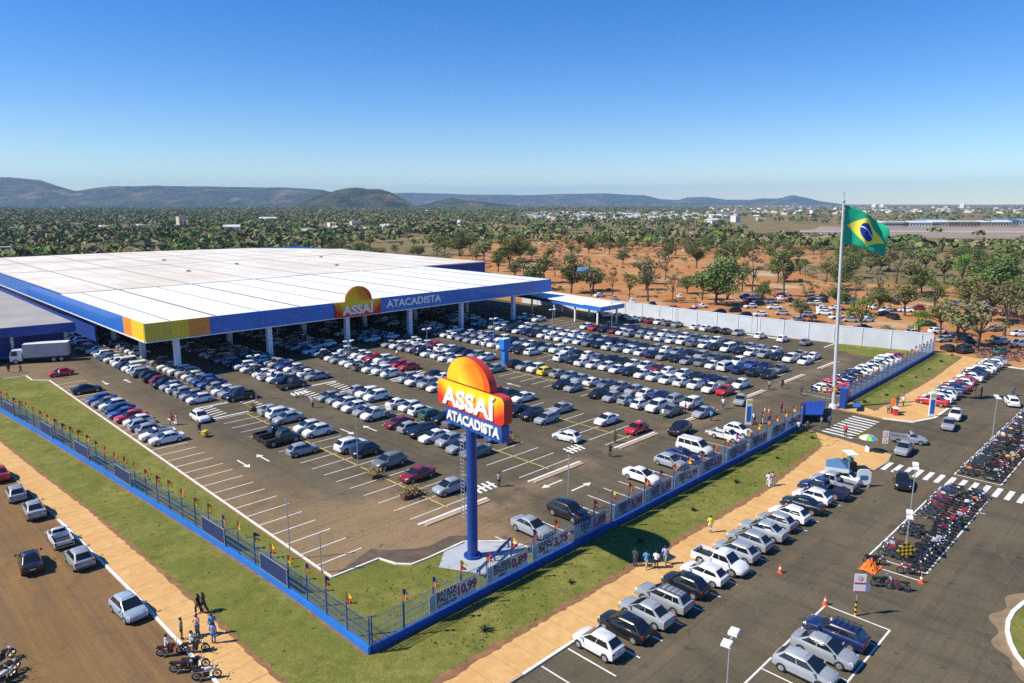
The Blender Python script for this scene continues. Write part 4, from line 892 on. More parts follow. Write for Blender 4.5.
row_y(48.3, 19.2, '- - - sh ku kd * * * kh kd * wd su wp su - * * wd gp wd wd * * * * * * *', PI, 'in the sixth row from the grass kerb', 'from the cross aisle')
row_y(53.8, 15.6, 'rh - wd - - sd - - wd kd rh wh * * * * kd - - rd rd su * * * * * * *', PI, 'in the seventh row from the grass kerb', 'from the cross aisle')
row_y(64.4, 16.9, 'gd wu wh sh sh kd - sh kh - - - - - sd sd wh mh * * wh * * * * * * *', PI, 'in the eighth row from the grass kerb', 'from the cross aisle')
row_y(69.9, 16.9, 'wu su nd wd sh sd gd wd sd sd sd yh wu sh kh - - wd su kd * * * * * * * *', PI, 'in the ninth row from the grass kerb', 'from the cross aisle')
row_y(80.4, 16.9, 'rh wd wh wd wh wd wd kd wd wh wh wd kh wu - - * kp gd * * wh wd * * * * *', PI, 'in the eighth row from the white wall', 'from the cross aisle')
row_y(86.0, 17.4, 'wh gh nd kd * wh mh wh wd * kh gd * * wd * * kd wd sd * * * * * *', PI, 'in the seventh row from the white wall', 'from the cross aisle')
row_y(96.2, 17.2, 'kh kd nd wv wd gh sd kh sd nd wh wh sh wd kd gd wd wd wd * wd * * * * * * *', PI, 'in the sixth row from the white wall', 'from the cross aisle')
row_y(101.7, 17.6, 'gd nd bd wu kh gd su kd sd wh sh kd gd nh kh sh kh * * * * * * * * *', PI, 'in the fifth row from the white wall', 'from the cross aisle')
row_y(112.2, 17.4, 'wd wu kd su wd kh wv kh wd gd wu wh wd wh sh su wh mh kd rd wh - - - - - * * *', PI, 'in the fourth row from the white wall', 'from the cross aisle')
row_y(117.7, 17.8, '* * - * * * kd * wu * * * * * * * * * * *', PI, 'in the third row from the white wall', 'from the cross aisle')
row_y(131.2, 25.2, 'gd - wh - wh - sh kd kd wd wd - sh gd wh md sh wh kh rh wd kd', 0, 'beside the white wall', 'from the flagpole end')
# behind the front fence
for tk, x, y in (('sd', 21.4, 4.9), ('ku', 26.4, 4.8), ('wd', 39.8, 5.2), ('sh', 45.9, 5.3), ('nd', 49.0, 5.3), ('wv', 52.4, 6.0), ('wq', 59.6, 5.4), ('wh', 62.6, 5.4)): car(tk, x, y, -PI / 2, 'behind the price banners', 'from the pole sign', round((x - 21) / 2.75))
row_x(93.4, 6.1, 'wh rh rd nd kd kh wd wh wd sh wh wu wh rh', -PI / 2, 'behind the fence beyond the flagpole', 'from the flagpole')
# street row with noses to the walk
row_x(11.9, -11.0, 'wh kh sd se kh wh wp sh sh sd sh wh kd wh np sp wd', PI / 2, 'along the near tan footpath', 'from its empty bay')
CARS[-11]['h'] = -PI / 2
row_x(97.6, -8.9, 'rd wd wh sd nd md wh rh wd nd kd wd wh gd wh sd', PI / 2, 'along the far tan footpath', 'from the white feather banner')
for tk, x, y, h, row in (('ne', 24.9, -22.2, PI / 2, 'in the white framed bays of the street'), ('sd', 22.3, -22.4, -PI / 2, 'in the white framed bays of the street'), ('sh', 19.4, -22.3, -PI / 2, 'in the white framed bays of the street'),
                         ('kd', 59.2, -16.2, R(200), 'driving by the zebra crossing'), ('sq', 75.6, -12.0, R(-66), 'turning out at the entrance'), ('sd', 70.8, -12.9, R(185), 'turning out at the entrance'), ('sd', 86.2, -14.0, R(190), 'waiting in the street near the entrance'), ('wd', 92.2, -13.4, R(188), 'waiting in the street near the entrance'), ('we', 106.5, -17.6, R(20), 'passing the far motorcycles'), ('sh', 126, -21, R(20), 'far up the main street'),
                         ('rd', -11.9, 57.3, PI / 2, 'on the dusty side street'), ('sh', -11.7, 49.4, PI / 2 - .05, 'on the dusty side street'), ('sd', -11.3, 43.2, PI / 2 - .05, 'on the dusty side street'), ('wq', -11.0, 34.4, PI / 2 - .03, 'on the dusty side street'), ('sh', -10.8, 28.7, PI / 2, 'on the dusty side street'), ('kd', -14.0, 31.0, PI / 2 - .1, 'on the dusty side street'), ('lh', -10.3, 17.3, -PI / 2 + .08, 'on the dusty side street'),
                         ('ku', 57.4, 11.2, R(185), 'crossing the aisle behind the front fence'), ('sd', 67.0, 13.2, R(178), 'crossing the aisle behind the front fence'), ('sd', 77.0, 12.6, R(200), 'crossing the aisle behind the front fence'), ('wh', 44.3, 20.2, R(100), 'pulling out across the painted bays'), ('wh', 13.2, 63.4, -PI / 2, 'driving down the first aisle')):
    car(tk, x, y, h, row, 'along', 0, False)
px_, py_ = at(85, 352); car('sp', px_ + .5, py_, R(150), 'parked behind the white lorry', 'along', 0, False)
# cars on the bare orange ground
DIRT = [(680, 298, 'w'), (632, 303, 'w'), (615, 300, 's'), (745, 298, 'b'), (755, 299, 'w'), (770, 303, 'w'), (815, 305, 'w'), (750, 308, 'w'), (780, 300, 'w'), (791, 302, 'k'), (774, 309, 'w'), (782, 315, 's'), (811, 302, 'k'), (823, 302, 'k'), (850, 302, 'b'), (823, 310, 'w'), (837, 310, 'w'), (824, 315, 'w'), (837, 319, 'w'), (851, 322, 's'), (848, 304, 's'),
        (872, 309, 'w'), (886, 312, 'w'), (895, 304, 'k'), (882, 316, 'k'), (893, 319, 'k'), (905, 312, 'w'), (917, 310, 'm'), (911, 335, 'w'), (938, 334, 'w'), (943, 342, 's'), (957, 338, 'k'), (966, 342, 'k'), (1001, 344, 's'), (1019, 336, 'w'), (1020, 347, 's'), (996, 331, 'g'), (1008, 316, 'k'), (928, 297, 'k'), (700, 308, 'w'), (735, 312, 'k'), (760, 316, 'w'), (780, 324, 'k'), (798, 322, 's'), (947, 351, 'k'), (964, 353, 'k'), (1000, 354, 't'), (690, 313, 'm'), (720, 314, 'k'), (745, 317, 'k'), (862, 330, 'k'), (758, 305, 'k'), (808, 317, 's'), (866, 322, 'w'), (900, 298, 'k'), (950, 318, 's'), (985, 312, 'g'), (653, 306, 'k'), (672, 310, 'r'), (600, 297, 'w')]
for u, v, c in DIRT:
    x, y = at(u, v); car(c, x, y, R(crng.choice((135, 150, -20, 45, 120, -40))), 'on the orange earth beyond the white wall', 'outward from the wall', int(math.hypot(x - 135, y - 50) * 10), True)
for k in range(26):
    x, y = at(crng.uniform(740, 1000), crng.uniform(294, 332))
    if all(math.hypot(x - c['x'], y - c['y']) > 3.4 for c in CARS): car('*', x, y, R(crng.choice((135, 150, -20, 45, 120, -40))), 'on the orange earth beyond the white wall', 'outward from the wall', int(math.hypot(x - 135, y - 50) * 10), True)

# the deep rows under the canopy roof
for x_, y_ in ((16.8, 118), (22.1, 118), (32.0, 101), (37.8, 101), (48.3, 99), (53.8, 98), (64.4, 96), (69.9, 96), (80.4, 94), (86, 92), (96.2, 92), (101.7, 92)):
    while y_ < 149:
        if crng.random() < .9: car('*', x_, y_, PI if crng.random() < .5 else 0, 'deep under the canopy', 'from the cross aisle', int(y_))
        y_ += SP
# which 300 show largest: nearer ones count more, those deep under the canopy less
def show(c): return cam_dist(c['x'], c['y']) * (2.0 if (c['y'] > 93 and 16 < c['x'] < 124) else 1.0) * (1.1 if c['x'] > 137 else 1)
order = sorted(CARS, key=show); CHOSEN, REST = order[:298], order[298:]
for c in CHOSEN: c['d'] = cam_dist(c['x'], c['y'])
protos = {}
def proto(kind, lod):
    k = (kind, lod)
    if k not in protos: protos[k] = [detailed(kind) if lod == 0 else medium(kind), False]
    e = protos[k]
    if not e[1]: e[1] = True; return e[0]
    return copy_tree(e[0])
# labels: what it is, where it stands, and, if needed, which neighbours or which in line
for c in CHOSEN: c['desc'] = PAL[c['c']][0] + ' ' + c['t']
from collections import Counter
cnt = Counter((c['desc'], c['row']) for c in CHOSEN)
rows = {}
for c in CHOSEN: rows.setdefault(c['row'], []).append(c)
cand = {}
for r_, lst in rows.items():
    lst.sort(key=lambda c: c['i'])
    for j, c in enumerate(lst):
        a = lst[j - 1]['desc'] if j else None; z = lst[j + 1]['desc'] if j + 1 < len(lst) else None
        c['lab1'] = f"{c['desc']} {r_}"
        c['lab2'] = f"{c['desc']} between {PAL[lst[j-1]['c']][0]} and {PAL[lst[j+1]['c']][0]} cars {r_}" if a and z else f"{c['desc']} at the end of the cars {r_}"
        same = [q for q in lst if q['desc'] == c['desc']]; n_ = same.index(c)
        c['lab3'] = f"{ORD[n_]} {c['desc']} {c['end']}, {r_}"
c2 = Counter(c['lab2'] for c in CHOSEN)
for c in CHOSEN:
    if cnt[(c['desc'], c['row'])] == 1: c['label'] = c['lab1']
    elif c2[c['lab2']] == 1 and 'dusty' not in c['row'] and 'orange' not in c['row'] and len(c['lab2'].split()) <= 16: c['label'] = c['lab2']
    else: c['label'] = c['lab3']
DUST = {(-11.7, 49.4): 'silver hatchback seen from behind on the dusty street, next to a red sedan', (-10.8, 28.7): 'silver hatchback on the dusty street just behind a white small pickup'}
for c in CHOSEN:
    if (c['x'], c['y']) in DUST: c['label'] = DUST[(c['x'], c['y'])]
    root = proto(c['t'], 0 if c['d'] < 84 else 1); root.location = (c['x'], c['y'], .03 if c['y'] > 1 and c['x'] < 136 and c['x'] > -3 else .022 if c['x'] < 137 else 0); root.rotation_euler = (0, 0, c['h']); root.scale = (crng.uniform(.93, 1.05), crng.uniform(.97, 1.03), crng.uniform(.95, 1.06))
    lv = PAL[c['c']][1]; f = 1 + (hash(c['label']) % 7 - 3) * .0; j_ = crng.uniform(.88, 1.06); paint_tree(root, tuple(v * j_ for v in lv))
    tag(root, c['label'], 'car' if 'pickup' not in c['t'] and c['t'] != 'van' else ('pickup' if 'pickup' in c['t'] else 'van'), 'parked cars')
# everything farther off or in the dark under the canopy: one mass
acc = MB(); SM = {k: simple_mesh(k) for k in KINDS}; pk = list(PAL); 
for k in SM:
    b = SM[k]; wr, wf, r = KINDS[k]['wh']
    for x in (wr, wf):
        for s in (-1, 1): b.tube([(x, s * .66, r), (x, s * .86, r)], r, 8, 2)
SV = {k: np.array(b.v) for k, b in SM.items()}
for c in REST:
    b = SM[c['t']]; v = SV[c['t']]; cs, sn = math.cos(c['h']), math.sin(c['h']); o = len(acc.v)
    z0 = .03 if c['x'] < 137 else 0
    acc.v += list(map(tuple, np.stack([v[:, 0] * cs - v[:, 1] * sn + c['x'], v[:, 0] * sn + v[:, 1] * cs + c['y'], v[:, 2] + z0], 1).tolist()))
    acc.f += [tuple(i + o for i in f) for f in b.f]; pi_ = pk.index(c['c']); acc.mi += [pi_ if m == 0 else len(pk) + m - 1 for m in b.mi]
mp = [mat('mass_paint_' + PAL[k][0].replace(' ', '_'), PAL[k][1], 0.3, coat=0.8) for k in pk] + [M_GLASS, M_TRIM, M_HEADL, M_TAIL]
tag(acc.build('parked_cars', mp, smooth=38), 'mass of parked cars in canopy shade and far out on the orange earth', 'cars', None, 'stuff')
print('cars', len(CARS), 'individual', len(CHOSEN), 'near', sum(c['d'] < 84 for c in CHOSEN))

# ------------------------------------------------------------------ box lorry at the dock
def lorry():
    xa, ya = at(69, 361); xb, yb = at(9, 365); h = math.atan2(yb - ya, xb - xa); L = math.hypot(xb - xa, yb - ya)
    r = empty('box_lorry', ((xa + xb) / 2 + .6, (ya + yb) / 2 + 1.0, .03), h, 'white-cabbed lorry with long grey box body parked below the blue loading building', 'lorry')
    b = MB(); b.box((-1.2, 0, 2.45), (L - 2.6, 2.4, 2.6)); b.box((-1.2, 0, 3.79), (L - 2.5, 2.5, .08), mi=1); b.box((-1.2 + (L - 2.6) / 2, 0, 2.45), (.1, 2.5, 2.7), mi=1); b.build('cargo_box', [mat('lorry_box', (.42, .43, .44), .6, var=.08, scale=.6), M_GREYWHITE], r)
    b = MB(); b.box((-.3, 0, .85), (L - 1.0, .9, .35)); b.build('chassis', M_TRIM, r)
    xc = L / 2 - 1.1; b = MB(); b.loft([[(xc - 1.0, -1.1, .6), (xc + 1.0, -1.1, .6), (xc + 1.0, 1.1, .6), (xc - 1.0, 1.1, .6)], [(xc - 1.0, -1.12, 1.6), (xc + 1.05, -1.12, 1.6), (xc + 1.05, 1.12, 1.6), (xc - 1.0, 1.12, 1.6)], [(xc - 1.0, -1.05, 2.7), (xc + .7, -1.0, 2.7), (xc + .7, 1.0, 2.7), (xc - 1.0, 1.05, 2.7)], [(xc - .9, -.95, 2.85), (xc + .5, -.9, 2.85), (xc + .5, .9, 2.85), (xc - .9, .95, 2.85)]]); cb = b.build('cab', M_LETTER, r)
    b = MB(); b.add([(xc + 1.05, -.98, 1.68), (xc + 1.05, .98, 1.68), (xc + .75, .9, 2.6), (xc + .75, -.9, 2.6)], [(0, 1, 2, 3)]); b.build('windscreen', M_GLASS, r)
    for s in (-1, 1): b = MB(); b.add([(xc - .3, s * 1.13, 1.65), (xc + .85, s * 1.13, 1.65), (xc + .6, s * 1.05, 2.55), (xc - .3, s * 1.07, 2.55)], [(0, 1, 2, 3) if s < 0 else (3, 2, 1, 0)]); b.build('side_window', M_GLASS, r)
    me = wheel_bm(.5).mesh('wheel', [M_TYRE], 40); mr = rim_bm(.5).mesh('rim', [M_RIM])
    for x in (xc + .1, -L / 2 + 1.4, -L / 2 + 2.7):
        for s in (-1, 1): w_ = link('wheel', me, r, (x, s * 1.02, .5)); link('rim', mr, w_)
lorry()
# ------------------------------------------------------------------ motorcycles: x forward
M_MPAINT = mat('tank_paint', (1, 1, 1), .3, coat=.7, objcol=True); M_ENG = mat('engine_metal', (.10, .10, .11), .4, .7); M_SEAT = mat('seat_vinyl', (.015, .015, .016), .5); M_CHROME = mat('bright_metal', (.30, .31, .32), .35, .8)
def moto_proto():
    r = empty('motorcycle', (0, 0, 0))
    def P(n, b, m, par=None, sm=45): return reg(par or r, b.build(n, m, par or r, sm))
    b = MB(); b.tube([(-.62, .09, .31), (-.25, .10, .36), (.05, .09, .38)], .035, 6); b.tube([(-.62, -.09, .31), (-.25, -.10, .36), (.05, -.09, .38)], .035, 6); b.box((.02, 0, .42), (.36, .24, .30)); b.tube([(-.05, 0, .66), (.32, 0, .74), (.42, 0, .86)], .035, 6); b.tube([(.15, -.15, .33), (-.2, -.17, .28), (-.75, -.19, .40)], [.03, .04, .06], 8, 1)
    b.tube([(-.62, .12, .31), (-.42, .12, .66)], .03, 6, 1); b.tube([(-.62, -.12, .31), (-.42, -.12, .66)], .03, 6, 1)
    P('frame', b, [M_ENG, M_CHROME])
    b = MB(); b.loft([[(.42, y * .5, z) for y, z in ((-.06, .72), (.06, .72), (.07, .84), (-.07, .84))], [(.22, y, z) for y, z in ((-.15, .68), (.15, .68), (.12, .92), (-.12, .92))], [(-.02, y, z) for y, z in ((-.13, .66), (.13, .66), (.10, .86), (-.10, .86))], [(-.12, y * .6, z) for y, z in ((-.13, .66), (.13, .66), (.10, .80), (-.10, .80))]][::-1])
    b.tube([(.0, 0, .74), (-.5, 0, .70)], .05, 6); b.loft([[(-.45, -.10, .60), (-.45, .10, .60), (-.45, .09, .72), (-.45, -.09, .72)], [(-.88, -.05, .74), (-.88, .05, .74), (-.88, .05, .79), (-.88, -.05, .79)]]); b.tube([(.86, 0, .62), (.66, 0, .66), (.48, 0, .52)], [.03, .07, .05], 6)
    P('fuel_tank', b, M_MPAINT)
    b = MB(); b.loft([[(-.10, -.10, .76), (-.10, .10, .76), (-.10, .09, .83), (-.10, -.09, .83)], [(-.45, -.14, .75), (-.45, .14, .75), (-.45, .12, .83), (-.45, -.12, .83)], [(-.80, -.09, .80), (-.80, .09, .80), (-.80, .08, .87), (-.80, -.08, .87)]][::-1]); P('seat', b, M_SEAT)
    b = MB()
    for s in (-1, 1): b.tube([(.66, s * .08, .30), (.46, s * .08, .88)], .026, 6)
    b.tube([(.38, -.36, 1.02), (.46, -.12, .96), (.46, .12, .96), (.38, .36, 1.02)], .018, 6)
    for s in (-1, 1): b.tube([(.42, s * .28, 1.0), (.46, s * .33, 1.18)], .01, 5); b.ball((.46, s * .35, 1.2), (.02, .07, .045), 6, 4)
    P('handlebar', b, M_CHROME)
    b = MB(); b.ball((.56, 0, .86), (.08, .09, .09), 8, 6); P('headlight', b, M_HEADL)
    def wheel():
        b = MB(); n = 16
        for k in range(n):
            a0, a1 = 2 * math.pi * k / n, 2 * math.pi * (k + 1) / n
            ring = lambda a: [(.31 * math.cos(a), -.02, .31 * math.sin(a)), (.31 * math.cos(a), .02, .31 * math.sin(a)), (.26 * math.cos(a), .045, .26 * math.sin(a)), (.22 * math.cos(a), 0, .22 * math.sin(a)), (.26 * math.cos(a), -.045, .26 * math.sin(a))]
            q0, q1 = ring(a0), ring(a1); b.add(q0 + q1, [(i, (i + 1) % 5, 5 + (i + 1) % 5, 5 + i) for i in range(5)])
        for k in range(6): a = math.pi * k / 6; b.tube([(.23 * math.cos(a), 0, .23 * math.sin(a)), (-.23 * math.cos(a), 0, -.23 * math.sin(a))], .012, 4, 1)
        b.tube([(0, -.05, 0), (0, .05, 0)], .06, 8, 1); return b.mesh('wheel', [M_TYRE, M_CHROME], 45)
    me = wheel()
    for x in (.66, -.62): reg(r, link('wheel', me, r, (x, 0, .31)))
    return r
MP = moto_proto(); mused = [False]
MC = {'black': (.014, .014, .016), 'red': (.34, .015, .015), 'silver': (.45, .46, .48), 'blue': (.02, .05, .25), 'white': (.75, .75, .75), 'yellow': (.75, .45, .02), 'dark red': (.2, .01, .02), 'orange': (.7, .2, .02), 'purple': (.2, .02, .14)}
mr_ = random.Random(9); MOTOS = []
def moto(x, y, h, c, row, i, end):
    MOTOS.append(dict(x=x, y=y, h=h, c=c, row=row, i=i, end=end))
def mcol(): return mr_.choices(list(MC), (56, 14, 8, 5, 5, 3, 6, 2, 1))[0]
def mrow(x0, x1, y, row, end, fill, flip):
    x = x0; i = 0
    while x < x1:
        if fill(x): moto(x + mr_.uniform(-.08, .08), y + mr_.uniform(-.22, .22), (PI / 2 if flip else -PI / 2) + R(mr_.uniform(-14, 14)), mcol(), row, i, end)
        i += 1; x += .8
mrow(40.6, 61.6, -20.7, 'in the near motorcycle row, lane side', 'from the orange cloth', lambda x: (x < 43.5 or 46 < x < 49 or 51 < x) and mr_.random() < .88, True)
mrow(40.0, 61.8, -22.9, 'in the near motorcycle row, street side', 'from the orange cloth', lambda x: mr_.random() < .96, False)
mrow(67.8, 103, -20.6, 'in the far motorcycle row, lane side', 'from the zebra crossing', lambda x: mr_.random() < .96, True)
mrow(67.8, 104, -22.9, 'in the far motorcycle row, street side', 'from the zebra crossing', lambda x: mr_.random() < .97, False)
for x, y, h, c in ((38.4, -20.3, R(-60), 'black'), (38.6, -23.0, R(120), 'red'), (35.2, -23.2, R(115), 'dark red'), (35.0, -22.0, R(-50), 'black')): moto(x, y, h, c, 'loose before the motorcycle rows', int(40 - x), 'back from the rows')
for u, v, h, c in ((171, 655, -30, 'red'), (184, 672, -38, 'black'), (196, 668, -35, 'black'), (207, 679, -30, 'silver'), (196, 652, -35, 'black')):
    x, y = at(u, v); moto(x, y, R(h), c, 'by the people on the side walk', int(v), 'nearest the kerb gap')
for u, v, c in ((2, 663, 'black'), (6, 676, 'black'), (2, 684, 'silver')): x, y = at(u, v); moto(x, y, R(20), c, 'at the shaded edge of the dusty street', int(v), 'along the dusty street')
for k in range(14): x, y = at(975 + k * 3.6, 351 + (k % 3) * 3.2 + k * .35); moto(x, y, R(mr_.uniform(60, 120)), mr_.choice(('black', 'red', 'black', 'dark red')), 'on the orange earth past the street end', k, 'from the tree')
mg = {}; LONG = []
for m in MOTOS: mg.setdefault((m['c'], m['row']), []).append(m)
for (c, row), lst in mg.items():
    lst.sort(key=lambda m: m['i'])
    for j, m in enumerate(lst):
        o = MP if not mused[0] else copy_tree(MP); mused[0] = True
        o.location = (m['x'], m['y'], .026 if m['x'] < 137 else 0); o.rotation_euler = (R(mr_.uniform(6, 10)), 0, m['h']); paint_tree(o, MC[c])
        nb = [q for q in MOTOS if q['row'] == row]; nb.sort(key=lambda q: q['i']); p_ = nb.index(m); m['lab'] = None
        lb = f"{c} motorcycle between {nb[p_-1]['c']} and {nb[p_+1]['c']} ones {row}" if 0 < p_ < len(nb) - 1 else None
        if len(lst) == 1: lab = f"{c} motorcycle {row}"
        elif 'row,' in row and lb and sum(1 for t in range(1, len(nb) - 1) if (nb[t-1]['c'], nb[t]['c'], nb[t+1]['c']) == (nb[p_-1]['c'], c, nb[p_+1]['c'])) == 1: lab = lb
        elif j < 8: lab = f"{ORD[j]} {c} motorcycle {m['end']} {row}"
        elif len(lst) - 1 - j < 8: lab = f"{ORD[len(lst) - 1 - j]} {c} motorcycle counted back {row}"
        else: lab = f"{c} motorcycle packed amid black ones {row}"
        LONG.append(lab) if len(lab.split()) > 16 else None; tag(o, lab, 'motorcycle', 'parked motorcycles')
print('motos', len(MOTOS), LONG)

# ------------------------------------------------------------------ people
M_SKIN = mat('skin', (.28, .15, .09), .6, objcol=True); M_CLOTH = mat('cloth', (1, 1, 1), .85, var=.12, scale=6, objcol=True); M_HAIR = mat('hair', (.012, .01, .009), .7)
def skin_mesh(name, verts, edges, radii, root, material, sub=1):
    me = bpy.data.meshes.new(name + '_cage'); me.from_pydata(verts, edges, []); ob = bpy.data.objects.new('cage', me); COL.objects.link(ob)
    md = ob.modifiers.new('skin', 'SKIN'); sv = me.skin_vertices[0].data if me.skin_vertices else None
    if sv is None: bpy.context.view_layer.objects.active = ob; sv = me.skin_vertices[0].data
    for i, r_ in enumerate(radii): sv[i].radius = (r_, r_) if isinstance(r_, (int, float)) else r_; sv[i].use_root = (i == root)
    s = ob.modifiers.new('sub', 'SUBSURF'); s.levels = sub; s.render_levels = sub
    dg = bpy.context.evaluated_depsgraph_get(); dg.update(); out = bpy.data.meshes.new_from_object(ob.evaluated_get(dg)); out.name = name
    bpy.data.objects.remove(ob); out.materials.clear(); out.materials.append(material); out.polygons.foreach_set('use_smooth', [True] * len(out.polygons)); return out
def pose(kind):
    """joints for a figure 1.7 m tall facing +x"""
    J = dict(pel=(0, 0, .93), chest=(.01, 0, 1.28), neck=(.01, 0, 1.45), head=(.03, 0, 1.58), crown=(.02, 0, 1.67))
    for s, n in ((1, 'L'), (-1, 'R')):
        J['hip' + n] = (0, s * .09, .88); J['sh' + n] = (0, s * .18, 1.40)
        if kind == 'stand': k, a, t = (.02, s * .10, .48), (-.01, s * .11, .07), (.13, s * .12, .03); e, h = (-.03, s * .25, 1.13), (.06, s * .26, .90)
        elif kind == 'walk': q = s; k, a, t = (.16 * q + .04, s * .09, .50), (.26 * q - .08, s * .09, .09), (.26 * q + .05, s * .10, .05 if q > 0 else .03); e, h = (-.14 * q, s * .24, 1.14), (-.16 * q + .12, s * .24, .92)
        elif kind == 'hold': k, a, t = (.02, s * .11, .48), (-.02, s * .13, .07), (.12, s * .14, .03); e, h = (.04, s * .25, 1.14), (.27, s * .12, 1.14)
        else: k, a, t = (.42, s * .18, .80), (.20, s * .22, .40), (.34, s * .24, .36); e, h = (.22, s * .28, 1.16), (.46, s * .30, 1.06)
        J['kn' + n], J['an' + n], J['toe' + n], J['el' + n], J['ha' + n] = k, a, t, e, h
    return J
def figure(kind):
    J = pose(kind); names = list(J); ix = {n: i for i, n in enumerate(names)}; rad = dict(pel=(.13, .10), chest=(.15, .10), neck=.055, head=(.085, .10), crown=.07)
    for n in 'LR': rad.update({'hip' + n: .085, 'kn' + n: .055, 'an' + n: .04, 'toe' + n: .035, 'sh' + n: .06, 'el' + n: .042, 'ha' + n: .034})
    E = [('pel', 'chest'), ('chest', 'neck'), ('neck', 'head'), ('head', 'crown')]
    for n in 'LR': E += [('pel', 'hip' + n), ('hip' + n, 'kn' + n), ('kn' + n, 'an' + n), ('an' + n, 'toe' + n), ('chest', 'sh' + n), ('sh' + n, 'el' + n), ('el' + n, 'ha' + n)]
    body = skin_mesh('person_body', [J[n] for n in names], [(ix[a], ix[b]) for a, b in E], [rad[n] for n in names], ix['pel'], M_SKIN)
    def tubes(segs):
        b = MB()
        for pts, rr in segs: b.tube(pts, rr, 8)
        return b
    V = lambda a, b, t: tuple(J[a][i] + (J[b][i] - J[a][i]) * t for i in range(3))
    shirt = MB(); secs = []
    for z, hx, hy, px in ((.90, .135, .185, 0), (1.08, .125, .175, 0), (1.28, .135, .20, .01), (1.40, .11, .205, .005), (1.46, .065, .075, .01)): secs.append([(px + hx * math.cos(2 * math.pi * k / 10), hy * math.sin(2 * math.pi * k / 10), z) for k in range(10)])
    shirt.loft(secs[::-1])
    for n in 'LR': shirt.tube([J['sh' + n], V('sh' + n, 'el' + n, .5), V('sh' + n, 'el' + n, .9)], [.078, .072, .07], 8)
    tr = MB()
    for n in 'LR': tr.tube([J['hip' + n], V('hip' + n, 'kn' + n, .5), J['kn' + n], V('kn' + n, 'an' + n, .9)], [.115, .10, .08, .07], 8)
    tr.loft([[(.125 * math.cos(2 * math.pi * k / 10), .165 * math.sin(2 * math.pi * k / 10), z) for k in range(10)] for z in (.97, .82)])
    hair = MB(); hair.ball((-.005, 0, 1.625), (.105, .095, .10), 8, 6)
    face = MB(); face.ball((.115, 0, 1.565), (.028, .02, .026), 6, 4)
    for s in (-1, 1): face.ball((.105, s * .035, 1.60), (.012, .014, .009), 5, 4, 1)
    return body, shirt.mesh('shirt', [M_CLOTH], 60), tr.mesh('trousers', [M_CLOTH], 60), hair.mesh('hair', [M_HAIR], 60), face.mesh('face', [M_SKIN, M_HAIR], 60)
FIG = {k: figure(k) for k in ('stand', 'walk', 'hold', 'ride')}
SK = [(.30, .16, .10), (.20, .10, .06), (.38, .22, .15), (.12, .06, .035)]
CLO = {'white': (.75, .75, .74), 'black': (.015, .015, .017), 'dark': (.05, .05, .06), 'blue': (.05, .28, .60), 'red': (.55, .03, .03), 'lilac': (.42, .36, .55), 'pink': (.62, .32, .30), 'yellow': (.72, .70, .05), 'orange': (.75, .2, .02), 'grey': (.25, .25, .26), 'khaki': (.35, .29, .18), 'denim': (.06, .09, .18), 'green': (.05, .22, .10), 'violet': (.25, .28, .55)}
pr2 = random.Random(3)
def person(x, y, ang, kind, shirt, trou, label, z=.03, group=None, skin=None):
    r = empty('person', (x, y, z), ang, label, 'person', group); r.scale = (pr2.uniform(.96, 1.06),) * 3; s = skin or SK[pr2.randrange(4)]
    for nm, me, col in zip(('body', 'shirt', 'trousers', 'hair', 'face'), FIG[kind], (s, CLO[shirt], CLO[trou], (0, 0, 0), s)): link(nm, me, r, color=col)
    return r
